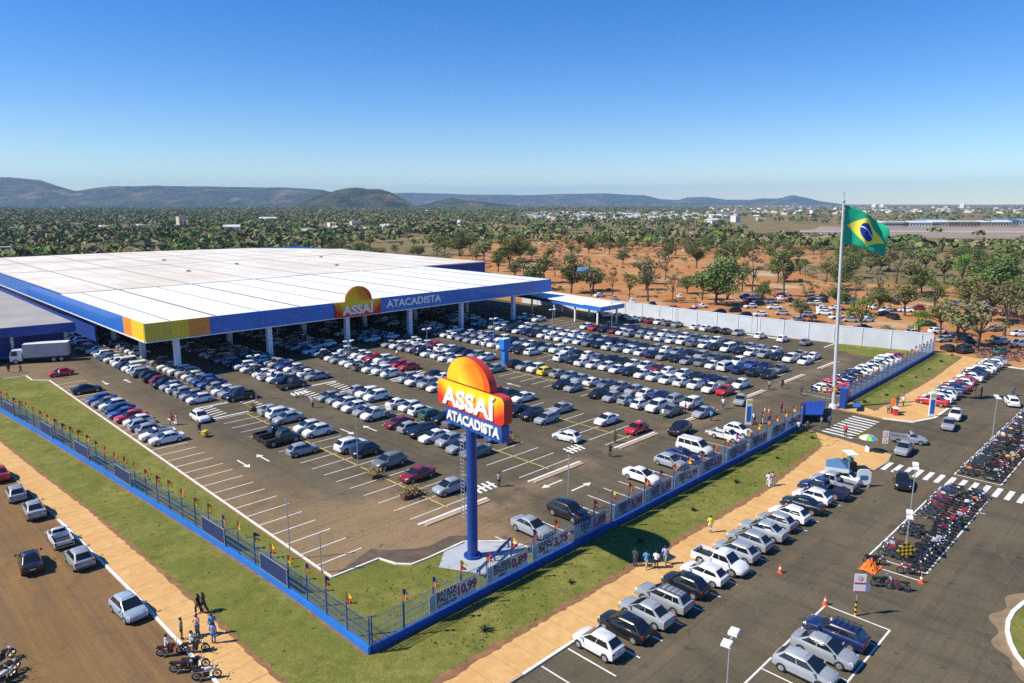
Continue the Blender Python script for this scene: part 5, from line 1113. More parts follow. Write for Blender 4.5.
PEOPLE = [(199, 614, 120, 'walk', 'black', 'black', 'person in black walking up the side walk, bareheaded'), (204, 613, 130, 'walk', 'dark', 'black', 'person in dark clothes walking beside one in black on side walk'), (182, 640, -20, 'stand', 'khaki', 'dark', 'person in khaki top standing on the kerb facing the riders'), (198, 636, 200, 'hold', 'pink', 'denim', 'person in pink top holding hands forward on the side walk'),
 (213, 635, 60, 'walk', 'blue', 'denim', 'person in bright blue shirt walking by the lawn edge'), (214, 644, 40, 'stand', 'violet', 'blue', 'person in violet dress standing behind the one in blue'),
 (635, 567, 10, 'stand', 'dark', 'denim', 'tall person in dark clothes, first of four on the tan walk'), (646, 569, 15, 'walk', 'blue', 'khaki', 'person in blue shirt among four on the tan walk'), (656, 569, 20, 'stand', 'white', 'black', 'person in white shirt and black trousers among four on the tan walk'), (665, 565, 200, 'walk', 'lilac', 'grey', 'person in lilac shirt, last of four on the tan walk'),
 (710, 533, 40, 'stand', 'yellow', 'white', 'worker in yellow vest and white trousers on the tan walk'), (768, 487, 30, 'walk', 'white', 'white', 'person all in white walking the tan path'), (772, 486, 30, 'walk', 'pink', 'white', 'person in pink top close beside one all in white'),
 (610, 457, 180, 'stand', 'black', 'black', 'person in black standing in the aisle by light bay paint'), (615, 443, 180, 'hold', 'dark', 'dark', 'person in dark clothes carrying something pale behind another in black'), (499, 487, 200, 'stand', 'grey', 'black', 'person in grey shirt standing near the sign pole'), (663, 419, 0, 'walk', 'white', 'green', 'person in white striding across the aisle past the silver sedan'), (630, 409, 180, 'hold', 'blue', 'dark', 'person in blue holding a paper behind white sedans'),
 (723, 409, 20, 'walk', 'white', 'denim', 'person in white striding near the red hatchback'), (711, 421, 0, 'stand', 'blue', 'dark', 'person in blue shirt standing by the crossing silver sedan'), (693, 413, 90, 'stand', 'red', 'black', 'person in red by the open white cars'), (685, 414, 90, 'stand', 'pink', 'dark', 'person in pink by the open white cars'), (769, 390, 0, 'stand', 'grey', 'black', 'person in grey strolling across the gate aisle'), (782, 389, 10, 'stand', 'black', 'black', 'person in black strolling across the gate aisle'), (801, 396, 180, 'stand', 'dark', 'dark', 'guard in dark uniform standing by the flag posts'),
 (754, 424, 20, 'stand', 'white', 'black', 'person in white by the white feather banner'), (762, 424, 160, 'hold', 'grey', 'white', 'person in grey handing leaflets at the gate'), (769, 426, 90, 'stand', 'black', 'yellow', 'person in black top and yellow shorts at the gate'), (781, 413, 90, 'stand', 'red', 'dark', 'person in red at the gate rail'), (798, 433, 30, 'walk', 'white', 'dark', 'person in white top walking out at the gate corner'), (807, 433, 200, 'walk', 'dark', 'black', 'person in dark top walking in at the gate corner'), (829, 427, 20, 'walk', 'denim', 'black', 'person in denim top by the crosswalk end'), (821, 428, 90, 'stand', 'pink', 'khaki', 'person in pink top by the crosswalk end'),
 (849, 402, 90, 'stand', 'red', 'dark', 'person in red shirt beside the blue gatehouse'), (888, 414, 10, 'stand', 'grey', 'dark', 'person in grey by the red stand on the far walk'), (903, 406, 10, 'walk', 'white', 'green', 'person in white walking behind the red stand'), (897, 407, 10, 'walk', 'dark', 'denim', 'person in dark top walking behind the red stand'), (974, 396, 90, 'stand', 'red', 'grey', 'person in red shirt behind the parked far-walk cars'), (981, 397, 90, 'hold', 'dark', 'dark', 'person in dark clothes pushing a trolley on the main street'), (1013, 396, 180, 'walk', 'denim', 'dark', 'person in denim walking the main street by white estate'),
 (60, 378, 180, 'walk', 'white', 'dark', 'person in white walking by the red sedan near the lorry'), (9, 373, 90, 'stand', 'black', 'black', 'person in black standing on the lawn by the lorry cab'), (21, 373, 180, 'walk', 'dark', 'black', 'person in dark clothes walking along the lorry'), (172, 425, 0, 'walk', 'red', 'dark', 'person in red walking behind the kerb-side pickup'), (177, 425, 0, 'walk', 'pink', 'white', 'person in pink walking behind the kerb-side pickup'), (200, 434, 90, 'stand', 'dark', 'dark', 'person in dark clothes with yellow cart at the kerb row'),
 (354, 371, 90, 'stand', 'dark', 'dark', 'person in dark clothes standing below a lamp by the canopy'), (313, 408, 90, 'hold', 'white', 'dark', 'person in white top before the row of pale hatchbacks'), (397, 358, 0, 'stand', 'white', 'denim', 'person in white among shoppers near the canopy columns'), (413, 353, 0, 'walk', 'red', 'denim', 'person in red among shoppers near the canopy columns'), (418, 355, 40, 'walk', 'white', 'black', 'person in white and black among shoppers near the canopy columns'), (440, 359, 90, 'stand', 'black', 'black', 'person in black in front of red sedans'), (480, 349, 90, 'stand', 'white', 'grey', 'person in white behind the blue water tower'), (556, 374, 90, 'stand', 'grey', 'grey', 'person in grey behind the yellow hatchback'), (845, 437, 0, 'stand', 'red', 'dark', 'person in red under the coloured umbrella')]
for u, v, a, k, s, t, lab in PEOPLE:
    x, y = at(u, v); person(x, y, R(a), k, s, t, lab, .05 if (y < 1 and x < 72) or y < -3 or x < 0 else .035)
for (u, v, h, c), (s, lab) in zip(((171, 655, -30, 0), (196, 652, -35, 0)), (('white', 'rider in white shirt on a red motorcycle at the kerb'), ('white', 'rider in white shirt on a black motorcycle on the walk'))):
    x, y = at(u, v); person(x - .2, y + .1, R(h), 'ride', s, 'black', lab, -.06)
# ------------------------------------------------------------------ gate furniture and street things
M_CONE = mat('cone_orange', (.75, .12, .02), .6); M_TARP = mat('orange_cloth', (.78, .17, .02), .8, var=.2, scale=3)
for (u, v), lab in zip(((780, 573), (825, 605), (921, 583), (765, 412), (769, 413)), ('orange cone alone in the street behind parked silver cars', 'orange cone on the corner of the white framed bays', 'orange cone at the corner of the near motorcycle rows', 'orange cone inside the gate, beside its twin', 'orange cone inside the gate, closer to the crosswalk')):
    x, y = at(u, v); r = empty('traffic_cone', (x, y, .03), .3, lab, 'traffic cone', 'traffic cones')
    b = MB(); b.box((0, 0, .03), (.42, .42, .05)); b.build('base', M_CONE, r); b = MB(); b.tube([(0, 0, .05), (0, 0, .78)], [.17, .03], 12); b.build('cone', M_CONE, r)
    b = MB(); b.tube([(0, 0, .36), (0, 0, .52)], [.117, .09], 12); b.build('reflective_band', M_LETTER, r)
# crumpled orange barrier cloth
x, y = at(870, 569); b = MB(); tr_ = random.Random(4); n = 12; G_ = {}
for j in range(n + 1):
    for i in range(n + 1):
        u, v = i / n - .5, j / n - .5; hgt = 1.0 * max(0, 1 - 2.0 * math.hypot(u * .9, v)) * (.75 + .25 * math.sin(i * 2.1 + j)) + .06
        b.v.append((u * 1.8 + tr_.uniform(-.07, .07), v * 1.3 + tr_.uniform(-.07, .07), hgt + tr_.uniform(-.04, .05)))
for j in range(n):
    for i in range(n): a_ = j * (n + 1) + i; b.f.append((a_, a_ + 1, a_ + n + 2, a_ + n + 1)); b.mi.append(0)
o = b.build('orange_cover', M_TARP); o.location = (x, y, .03); tag(o, 'crumpled bright orange cloth heaped at the corner of the motorcycle rows', 'cloth')
# chequered hazard drum sign on a post
x, y = at(904, 566); r = empty('hazard_sign', (x, y, .03), R(-45), 'yellow and black chequered diamond sign beside the motorcycles', 'sign')
b = MB(); b.tube([(0, 0, 0), (0, 0, 1.6)], .05, 6); b.build('post', M_STEEL, r)
b = MB(); q = .24
for i in range(-2, 3):
    for j in range(-2, 3): b.box((i * q, -.08 if (i + j) % 2 else -.082, 1.5 + j * q), (q, .04, q), mi=(i + j) % 2)
o = b.build('chequered_plate', [mat('sign_yellow', (.75, .48, .02), .5), M_TRIM], r); 
M45 = Matrix.Translation((0, 0, 1.5)) @ Matrix.Rotation(R(40), 4, 'Y') @ Matrix.Translation((0, 0, -1.5)); o.matrix_local = M45
# reserved-bay sign on a striped post
x, y = at(855, 616); r = empty('bay_sign', (x, y, .03), R(-50), 'white and red board on a yellow-black striped post by the framed bays', 'sign')
b = MB(); b.tube([(0, 0, 0), (0, 0, 3.2)], .04, 6); b.build('pole', M_STEEL, r)
b = MB()
for k in range(6): b.tube([(0, 0, .04 + k * .2), (0, 0, .24 + k * .2)], .09, 8, k % 2)
b.build('striped_sleeve', [MATS['sign_yellow'], M_TRIM], r)
b = MB(); b.box((.1, -.06, 2.75), (.86, .04, 1.5)); b.build('board', M_LETTER, r)
b = MB(); b.box((.1, -.085, 2.75), (.86, .012, .13)); b.box((.1, -.085, 2.06), (.86, .012, .10)); b.tube([(.1, -.085, 3.15), (.1, -.099, 3.15)], .17, 14); b.build('red_print', mat('sign_red', (.6, .03, .05), .5), r); b = MB(); b.tube([(.1, -.10, 3.15), (.1, -.106, 3.15)], .11, 14); b.build('ring_centre', M_LETTER, r)
b = MB(); b.box((.72, .1, 2.3), (.45, .03, .7)); b.build('side_plate', M_LETTER, r)
# pair of white signs in the street mouth
x, y = at(884, 452); r = empty('street_sign', (x, y, .03), R(-50), 'two small white red-ringed plates on one post in the street mouth', 'sign')
b = MB(); b.tube([(0, 0, 0), (0, 0, 2.9)], .035, 6); b.build('post', M_STEEL, r)
for z in (1.5, 2.4):
    b = MB(); b.box((0, -.05, z), (.7, .03, .75)); pl = b.build('plate', M_LETTER, r); b = MB(); b.tube([(0, -.07, z), (0, -.082, z)], .22, 16); b.build('red_ring', MATS['sign_red'], pl); b = MB(); b.tube([(0, -.083, z), (0, -.092, z)], .14, 16); b.build('ring_centre', M_LETTER, pl)
# feather banners
def feather(u, v, h, lab):
    x, y = at(u, v); r = empty('feather_banner', (x, y, .05), R(-45), lab, 'banner', 'feather banners')
    b = MB(); b.box((0, 0, .05), (.9, .5, .1)); b.build('base', M_STEEL, r)
    b = MB(); b.box((0, 0, .1 + h / 2), (.85, .16, h)); pan = b.build('panel', M_LETTER, r)
    b = MB(); b.box((0, -.088, .1 + h * .42), (.6, .012, h * .62)); b.box((0, -.088, .1 + h * .92), (.7, .012, h * .1), mi=1); b.build('print', [M_FASCIA, MATS['yellow_panel']], pan)
feather(748, 425, 3.6, 'white feather banner with blue print inside the gate rail'); feather(931, 417, 3.4, 'white feather banner with blue print at the red car on the far walk')
# entrance tower
x, y = at(505, 364); r = empty('water_tower', (x, y, .03), 0, 'bright blue box-topped tower standing among the parked rows', 'tower')
TB = mat('tower_blue', (.02, .20, .62), .5, var=.08, scale=1); r.scale = (.72, .72, 1); b = MB(); b.box((0, 0, 1.5), (1.5, 1.2, 3.0)); b.build('shaft', TB, r); b = MB(); b.box((0, 0, 4.0), (2.6, 1.8, 2.0)); b.build('head', TB, r); b = MB(); b.box((0, 0, 5.05), (2.4, 1.6, .1)); b.build('cap', M_GREYWHITE, r)
# gatehouse: blue screens, counter roof and flag posts
gh = empty('gate_screen', (76, 1.2, 0), 0, 'low blue panelled gate screen standing open across the car park entrance', 'gate'); ROOTLOC[gh.name] = (76, 1.2, 0)
b = MB(); b.bar((73.4, 1.2), (79.2, 3.6), .15, 1.5, .15); part('panel', b, M_FASCIA2, gh); b = MB(); b.prism([(73.6, 1.8), (80.6, 4.2), (83.6, 2.0), (76.0, -.6)], 1.2, 1.3); part('counter_top', b, M_FASCIA2, gh)
for q in ((74, 1.8), (79.2, 3.9), (81.8, 2.2), (76.2, 0.0)): b = MB(); b.box((q[0], q[1], .6), (.12, .12, 1.2)); part('leg', b, M_BLUEPOLE, gh)
gp = empty('gate_post', (85.9, .2, 0), 0, 'stout blue gate pier at the foot of the flagpole', 'gate post'); ROOTLOC[gp.name] = (85.9, .2, 0)
b = MB(); b.box((85.9, .2, 1.6), (.9, .9, 3.2)); b.box((87.0, .6, 1.2), (1.2, .5, 2.4)); part('pier', b, M_BLUEPOLE, gp); b = MB(); b.box((85.9, .2, 3.27), (1.05, 1.05, .14)); part('cap', b, M_FASCIA, gp)
b = MB(); b.prism([(84.8, -1.6), (87.4, -.8), (88.0, -1.6), (85.6, -2.4)], .75, .85); part('ledge', b, M_FASCIA, gp)
for i, (u, v, c) in enumerate(((809, 414, ('navy', 'navy')), (818, 415, ('yellow', 'orange')), (824, 416, ('orange', 'red')), (829, 415, ('yellow', 'yellow')))):
    x, y = at(u, v); pennant(x, y, .1, 4.4, c, f"{'all ' + c[0] if c[0] == c[1] else c[0] + ' and ' + c[1]} tall flag post at the entrance, {ORD[i]} of four", 'flag posts at the entrance', sz=1.6)
# red vending stand, tents, umbrella
x, y = at(895, 415); r = empty('red_stand', (x, y, .05), .5, 'small red promotion stand on the far tan walk', 'stand')
b = MB(); b.box((0, 0, .5), (1.0, .6, 1.0)); b.build('counter', M_RED, r); b = MB(); b.box((.9, .2, 1.1), (.5, .5, 2.2)); b.build('column', M_TARP, r); b = MB(); b.box((0, 0, 1.05), (1.2, .8, .08)); b.build('top', M_LETTER, r)
M_TENT = mat('tent_blue', (.06, .16, .30), .7, var=.1, scale=1); M_TENTW = mat('tent_white', (.70, .72, .72), .7)
x, y = at(836, 480); r = empty('market_tent', (x, y, .05), .35, 'blue-topped white stall tent at the end of the street row', 'tent'); r.scale = (.8, .8, .85)
b = MB(); b.add([(-1.6, -1.5, 2.1), (1.6, -1.5, 2.1), (1.6, 1.5, 2.1), (-1.6, 1.5, 2.1), (0, 0, 3.1)], [(0, 1, 4), (1, 2, 4), (2, 3, 4), (3, 0, 4)]); b.build('canopy', M_TENT, r)
b = MB()
for s in (-1, 1): b.box((0, s * 1.5, 1.9), (3.2, .03, .5)); b.box((s * 1.6, 0, 1.9), (.03, 3.0, .5))
b.build('valance', M_TENTW, r)
for sx in (-1, 1):
    for sy in (-1, 1): b = MB(); b.tube([(sx * 1.55, sy * 1.45, 0), (sx * 1.55, sy * 1.45, 2.1)], .03, 6); b.build('leg', M_STEEL, r)
b = MB(); b.box((.2, -1.0, .8), (2.2, .6, .06)); b.box((-.8, -1.0, .4), (.06, .5, .8)); b.box((1.2, -1.0, .4), (.06, .5, .8)); b.build('table', M_TENTW, r)
x, y = at(849, 470); r = empty('drinks_cart', (x, y, .05), .8, 'dark wheeled snack cart with green box beside the blue tent', 'cart')
b = MB(); b.box((0, 0, .75), (1.7, .9, .8)); b.build('cabinet', M_TRIM, r); b = MB(); b.box((0, 0, 1.35), (.7, .5, .4)); b.build('cool_box', mat('green_plastic', (.03, .25, .2), .5), r); b = MB(); b.box((0, 0, 2.1), (1.9, 1.2, .06)); b.build('roof', M_TENTW, r)
for s in (-1, 1): b = MB(); b.tube([(.4, s * .5, .35), (.4, s * .42, .35)], .34, 12); b.build('wheel', M_TYRE, r); b = MB(); b.tube([(s * .8, .4, 1.1), (s * .8, .4, 2.1)], .03, 5); b.build('roof_post', M_STEEL, r)
x, y = at(863, 487); r = empty('round_board', (x, y, .03), R(-50), 'white round-topped advertising board standing at the street edge', 'board')
b = MB(); rbox(.75, .25, 2.05, -.05, .05, .45, b, 0, 0); bd = b.build('panel', M_LETTER, r); b = MB(); rbox(.45, .8, 1.35, -.062, -.052, .2, b, 0, 0); b.build('print', M_TENT, bd)
b = MB(); b.box((-.5, 0, .13), (.08, .6, .26)); b.box((.5, 0, .13), (.08, .6, .26)); b.build('feet', M_STEEL, r)
x, y = at(867, 452); r = empty('parasol', (x, y, .05), 0, 'rainbow-panelled parasol over a seller at the street mouth', 'parasol'); r.scale = (.78, .78, .9)
b = MB(); b.tube([(0, 0, 0), (0, 0, 2.5)], .025, 6); b.build('pole', M_STEEL, r)
b = MB(); n = 8
for k in range(n):
    a0, a1 = 2 * PI * k / n, 2 * PI * (k + 1) / n; b.add([(0, 0, 2.55), (.8 * math.cos(a0), .8 * math.sin(a0), 2.35), (.8 * math.cos(a1), .8 * math.sin(a1), 2.35), (1.45 * math.cos(a0), 1.45 * math.sin(a0), 1.95), (1.45 * math.cos(a1), 1.45 * math.sin(a1), 1.95)], [(0, 1, 2), (1, 3, 4, 2)], k % 4)
b.build('canopy', [mat('par_green', (.20, .50, .12), .7), mat('par_blue', (.10, .30, .60), .7), mat('par_yellow', (.75, .6, .08), .7), mat('par_white', (.7, .7, .65), .7)], r)
b = MB(); b.box((0.3, 0, .45), (.8, .6, .9)); b.build('cool_box', M_TENTW, r)
# hand cart with yellow load, planters of dry shrubs in the bays
x, y = at(205, 437); r = empty('hand_cart', (x, y, .03), .6, 'yellow cleaning cart at the end of the kerb row', 'cart'); b = MB(); b.box((0, 0, .6), (.9, .55, .5)); b.build('tub', MATS['yellow_panel'], r); b = MB(); b.tube([(-.5, -.3, .6), (-.8, -.3, 1.0), (-.8, .3, 1.0), (-.5, .3, .6)], .02, 5); b.build('handle', M_STEEL, r)
for s in (-1, 1): b = MB(); b.tube([(.2, s * .3, .18), (.2, s * .24, .18)], .18, 10); b.build('wheel', M_TYRE, r)
M_DRY = mat('dry_leaf', (.24, .17, .055), .8, var=.35, scale=5); M_DRYD = mat('dead_twig', (.10, .065, .035), .9)
def planter(u, v, lab, w, grp='dry shrubs between the bays'):
    x, y = at(u, v); r = empty('dry_shrub', (x, y, .03), 0, lab, 'shrub', grp); q = random.Random(u)
    b = MB(); b.box((0, 0, .28), (1.5 * w, .8, .56)); b.build('planter', mat('planter_brown', (.12, .07, .045), .9, var=.3, scale=3), r)
    b = MB()
    for k in range(14): a = q.uniform(0, 2 * PI); l = q.uniform(.5, 1.3); b.tube([(q.uniform(-.4, .4) * w, 0, .5), (math.cos(a) * l * .5 * w, math.sin(a) * l * .5, .9), (math.cos(a) * l * w, math.sin(a) * l, q.uniform(.6, 1.3))], [.03, .02, .01], 4)
    b.build('stem', M_DRYD, r)
    b = MB()
    for k in range(170):
        a = q.uniform(0, 2 * PI); l = abs(q.gauss(.55, .35)); c = Vector((math.cos(a) * l * w, math.sin(a) * l, .55 + q.uniform(0, .7) * (1.2 - l * .6))); d = Vector((q.uniform(-1, 1), q.uniform(-1, 1), q.uniform(-.4, .6))).normalized() * q.uniform(.15, .38); n_ = d.orthogonal().normalized() * .06
        b.add([tuple(c - n_), tuple(c + d * .5 - n_), tuple(c + d), tuple(c + n_)], [(0, 1, 2, 3)])
    b.build('leaves', M_DRY, r)
planter(375, 478, 'dark planter with dry shrub between grey sport utility and red hatchback', .8); planter(411, 497, 'sprawling yellowed shrub in planter beside the red hatchback', 1.5); planter(252, 411, 'yellowed shrub at the painted island by silver cars', .7); planter(509, 444, 'pale dry shrub pile behind the pole sign cars', 1.0)
# young spiky plants on the lawns
M_AGAVE = mat('agave_leaf', (.030, .055, .018), .7, var=.3, scale=4)
def agave():
    b = MB(); q = random.Random(8)
    for k in range(26):
        a = q.uniform(0, 2 * PI); e = q.uniform(.25, 1.2); l = q.uniform(.55, .95); d = Vector((math.cos(a) * math.cos(e), math.sin(a) * math.cos(e), math.sin(e))); s = d.cross(Vector((0, 0, 1))).normalized() * .055
        b.add([tuple(-s), tuple(d * l * .5 - s + Vector((0, 0, .06))), tuple(d * l), tuple(d * l * .5 + s + Vector((0, 0, .06))), tuple(s)], [(0, 1, 2, 3, 4)])
    return b.mesh('agave_plant', [M_AGAVE])
AG = agave()
AGP = [(485, 632, 'near the 10,99 banner'), (571, 584, 'below the third price banner'), (640, 543, 'in the dark sign shadow edge'), (693, 511, 'before the worker in yellow'), (736, 483, 'behind the couple in white'), (777, 459, 'facing the white van'), (812, 439, 'at the gate end of the lawn'), (864, 403, 'first past the flagpole'), (886, 396, 'second past the flagpole'), (901, 387, 'third past the flagpole'), (916, 378, 'fourth past the flagpole'), (929, 370, 'fifth past the flagpole'), (941, 362, 'sixth past the flagpole'), (952, 356, 'last before the orange earth')]
ag = random.Random(2)
for u, v, w_ in AGP: x, y = at(u, v); o = link('spiky_plant', AG, None, (x, y, .06), ag.uniform(0, 6)); o.scale = (ag.uniform(.6, .95),) * 3; tag(o, 'dark spiky young plant ' + w_, 'plant', 'young plants on the lawns')
# grass tufts: uncountable
q = np.random.default_rng(4); N = 1300; b = MB(); vs_ = []; 
def inside(x, y):
    return (x > -5 and y < -0.4 and y > -5.3 and x < 70 and x > y * -0.9 - 5) or (x < 3.2 and x > -5.5 and 1.5 < y < 108 and (x > np.interp(y, [p[1] for p in SWI[::-1]], [p[0] for p in SWI[::-1]]) + .25)) or (3 < x < 12 and .6 < y < 7.5) or (92 < x < 140 and -3 < y < .9)
k = 0
while k < N:
    x = q.uniform(-6, 75) if q.random() < .8 else q.uniform(90, 140); y = q.uniform(-5.5, 108) if x < 4 else q.uniform(-5.5, 7.5)
    if not inside(x, y): k += 1 if q.random() < .2 else 0; continue
    k += 1
    if x < 3.3 and abs(x - np.interp(y, [p[1] for p in FL[::-1]], [p[0] for p in FL[::-1]])) < .25: continue
    for j in range(3):
        a = q.uniform(0, 6.28); h = q.uniform(.05, .13); c, s = math.cos(a) * .07, math.sin(a) * .07; dx, dy = q.uniform(-.08, .08, 2)
        b.add([(x + dx - c, y + dy - s, .06), (x + dx + c, y + dy + s, .06), (x + dx * 2, y + dy * 2, .06 + h)], [(0, 1, 2)], int(q.random() * 3))
tag(b.build('grass_tufts', [mat('tuft_green', (.12, .14, .035), .9), mat('tuft_olive', (.17, .175, .055), .9), mat('tuft_straw', (.24, .20, .085), .9)]), 'short green and straw grass tufts over the lawns', 'grass', None, 'stuff')
# ------------------------------------------------------------------ trees
def leaf_material(name, dark, light, tr=0.0):
    g = NG(name, .75)
    geo = g.nt.nodes.new('ShaderNodeNewGeometry'); oi = g.nt.nodes.new('ShaderNodeObjectInfo')
    c = g.mix(geo.outputs['Random Per Island'], dark, light)
    hs = g.nt.nodes.new('ShaderNodeHueSaturation'); g.nt.links.new(c, hs.inputs['Color']); g.nt.links.new(g.ramp(oi.outputs['Random'], 0, 1, .47, .53, False), hs.inputs['Hue']); g.nt.links.new(g.ramp(oi.outputs['Random'], 0, 1, .75, 1.3, False), hs.inputs['Value'])
    return g.out(hs.outputs['Color'])
LEAF = {'dark': leaf_material('leaf_dark', (.060, .092, .026), (.165, .200, .062)), 'olive': leaf_material('leaf_olive', (.090, .110, .034), (.26, .26, .10)), 'bright': leaf_material('leaf_bright', (.06, .13, .018), (.16, .28, .045)), 'grey': leaf_material('leaf_grey', (.12, .11, .06), (.24, .21, .12))}
M_BARK = mat('bark', (.10, .075, .055), .95, var=.3, scale=3)
tg = np.random.default_rng(12)
def quad_cloud(centres, spread, n, size):
    """n leaf-clump quads scattered round each centre; returns arrays"""
    m = len(centres) * n; c = np.repeat(np.array(centres), n, 0); d = tg.normal(size=(m, 3)); d /= np.linalg.norm(d, axis=1)[:, None]
    r_ = np.repeat(np.array(spread), n)[:, None] * tg.uniform(.35, 1.0, (m, 1)) ** .5
    p = c + d * r_ * np.array([1, 1, .72]); a = tg.normal(size=(m, 3)) * .55 + d + np.array([0, 0, .35]); a /= np.linalg.norm(a, axis=1)[:, None]
    b_ = np.cross(a, tg.normal(size=(m, 3))); b_ /= np.linalg.norm(b_, axis=1)[:, None]; e = np.cross(a, b_); s = tg.uniform(.6, 1.3, (m, 1)) * size
    v = np.stack([p + b_ * s, p + e * s * .6, p - b_ * s, p - e * s * .6], 1).reshape(-1, 3)
    return v
def quads_mesh(name, v, mats, mi=None):
    me = bpy.data.meshes.new(name); n = len(v) // 4; me.vertices.add(len(v)); me.vertices.foreach_set('co', v.astype(np.float32).ravel()); me.loops.add(len(v)); me.polygons.add(n)
    me.loops.foreach_set('vertex_index', np.arange(len(v), dtype=np.int32)); me.polygons.foreach_set('loop_start', np.arange(0, len(v), 4, dtype=np.int32))
    for m in mats: me.materials.append(m)
    if mi is not None: me.polygons.foreach_set('material_index', mi.astype(np.int32))
    me.update(calc_edges=True); return me
def tree_meshes(kind, seed):
    """a tree 10 m high: trunk with limbs, crown of leaf clumps at the limb ends"""
    q = random.Random(seed); global tg; tg = np.random.default_rng(seed)
    b = MB(); tips = []
    P_ = {'dark': (2.4, 3.6, 13, 1.7), 'olive': (3.4, 4.0, 12, 1.25), 'bright': (2.6, 2.6, 11, 1.35), 'grey': (3.4, 3.3, 10, 1.05)}[kind]; fork, reach, nl, cl = P_
    lean = q.uniform(-.35, .35); top = Vector((lean, q.uniform(-.35, .35), fork)); b.tube([(0, 0, -.15), tuple(top * .5 + Vector((q.uniform(-.15, .15), 0, 0))), tuple(top)], [.30, .22, .19], 7)
    for k in range(nl):
        a = 2 * PI * k / nl + q.uniform(-.4, .4); h = q.uniform(fork + 1.4, 9.3); rr = reach * q.uniform(.45, 1.0) * (1 - .55 * max(0, (h - 6) / 4)); t = Vector((math.cos(a) * rr, math.sin(a) * rr, h)); m = (top + t) / 2 + Vector((0, 0, q.uniform(-.5, .6)))
        b.tube([tuple(top), tuple(m), tuple(t)], [.13, .085, .03], 5); tips.append(t)
        if kind != 'bright': tips.append(m + Vector((q.uniform(-.9, .9), q.uniform(-.9, .9), q.uniform(.5, 1.4))))
    tips.append(Vector((lean, 0, 8.6)))
    if kind == 'grey': tips = tips[::2]
    sp = [cl * q.uniform(.65, 1.25) for _ in tips]
    v = quad_cloud([t[:] for t in tips], sp, {'dark': 75, 'olive': 52, 'bright': 60, 'grey': 34}[kind], .27)
    return b.mesh('trunk', [M_BARK], 60), quads_mesh('crown', v, [LEAF[kind]])
TM = {k: [tree_meshes(k, 100 + 17 * i + 3 * j) for j in range(4 if k != 'bright' else 2)] for i, k in enumerate(('dark', 'olive', 'bright', 'grey'))}
tr2 = random.Random(77); TREES = []
def add_tree(x, y, h, kind, wide=1.0): TREES.append((x, y, h, kind, wide))
NEAR = [(533, 290, 26, 'dark', 1.5), (571, 293, 36, 'dark', 1.1), (545, 283, 30, 'olive', 1.1), (591, 296, 24, 'grey', .9), (612, 295, 24, 'grey', .8), (629, 297, 24, 'bright', 1.2), (648, 302, 44, 'grey', 1.0), (643, 284, 28, 'olive', 1.1), (672, 303, 30, 'grey', .8), (665, 280, 24, 'grey', .9), (696, 268, 26, 'dark', 1.0), (715, 305, 42, 'dark', 1.4), (702, 300, 28, 'olive', 1.2), (727, 300, 44, 'olive', 1.1), (742, 292, 30, 'olive', .9), (752, 290, 34, 'grey', 1.0), (763, 303, 22, 'dark', 1.1), (722, 272, 28, 'dark', 1.0), (735, 270, 30, 'olive', 1.0),
        (784, 297, 44, 'olive', .9), (778, 282, 30, 'dark', 1.1), (800, 322, 22, 'olive', 1.3), (860, 331, 30, 'bright', 1.2), (878, 302, 30, 'grey', 1.1), (856, 300, 22, 'grey', 1.0), (905, 316, 28, 'olive', 1.3), (918, 340, 26, 'bright', 1.1), (955, 343, 40, 'grey', 1.5), (975, 350, 42, 'grey', 1.6), (964, 346, 38, 'olive', 1.3), (940, 335, 30, 'olive', 1.3), (990, 322, 36, 'olive', 1.3), (1004, 336, 44, 'grey', 1.0), (1016, 318, 34, 'dark', 1.2), (965, 314, 30, 'olive', 1.2), (934, 310, 26, 'bright', 1.2), (912, 296, 30, 'olive', 1.2), (896, 284, 30, 'grey', 1.2), (998, 297, 36, 'dark', 1.3), (962, 288, 28, 'bright', 1.1), (982, 283, 24, 'dark', 1.2), (944, 284, 26, 'olive', 1.2), (925, 276, 26, 'olive', 1.2), (840, 290, 26, 'dark', 1.1), (826, 282, 24, 'olive', 1.1), (850, 278, 24, 'dark', 1.1), (870, 272, 22, 'olive', 1.1), (1012, 274, 26, 'olive', 1.3), (886, 340, 14, 'olive', 1.4), (510, 268, 30, 'dark', 1.3), (498, 272, 22, 'bright', 1.2), (520, 262, 26, 'dark', 1.2), (484, 262, 22, 'olive', 1.4), (460, 256, 24, 'dark', 1.4), (470, 252, 20, 'olive', 1.3), (445, 254, 18, 'bright', 1.3)]
for u, v, hp, k, wd in NEAR:
    x, y = at(u, v); d = cam_dist(x, y); add_tree(x, y, hp * d * 1.02 / FPX * 1.0, k, wd)
def free(x, y):
    if 0 < x < 160 and -60 < y < 305: return False
    if x < 20 and y < 215: return False
    if -42 < x < 20 and 120 < y < 216: return False
    return True
from mathutils import noise as mn
def dens(x, y):
    """wooded on the left, scattered savanna on the right, open round the bare earth and the airstrip"""
    az = math.degrees(math.atan2(x - CAMX, y - CAMY)); d = cam_dist(x, y); n = mn.noise((x * .014, y * .014, 3.1)) * .5 + .5
    p = .24 if az < 27 else (.20 if az < 34 else .16); 
    if math.hypot(x - 235, y - 105) < 130: p *= .45
    p *= min(1.9, max(.12, (n - .3) * 4.2))
    if d > 1100 and az < 60: p = max(p, .62)
    if 1150 < d < 2300 and 45.5 < az < 62: p *= .22
    if d < 620 and az < 44: p *= .7
    if 640 < d < 1150 and az > 62: p *= .05
    if az > 62 and d > 1150: p *= .8
    return p
cnt_t = 0; placed = [(t[0], t[1]) for t in TREES]
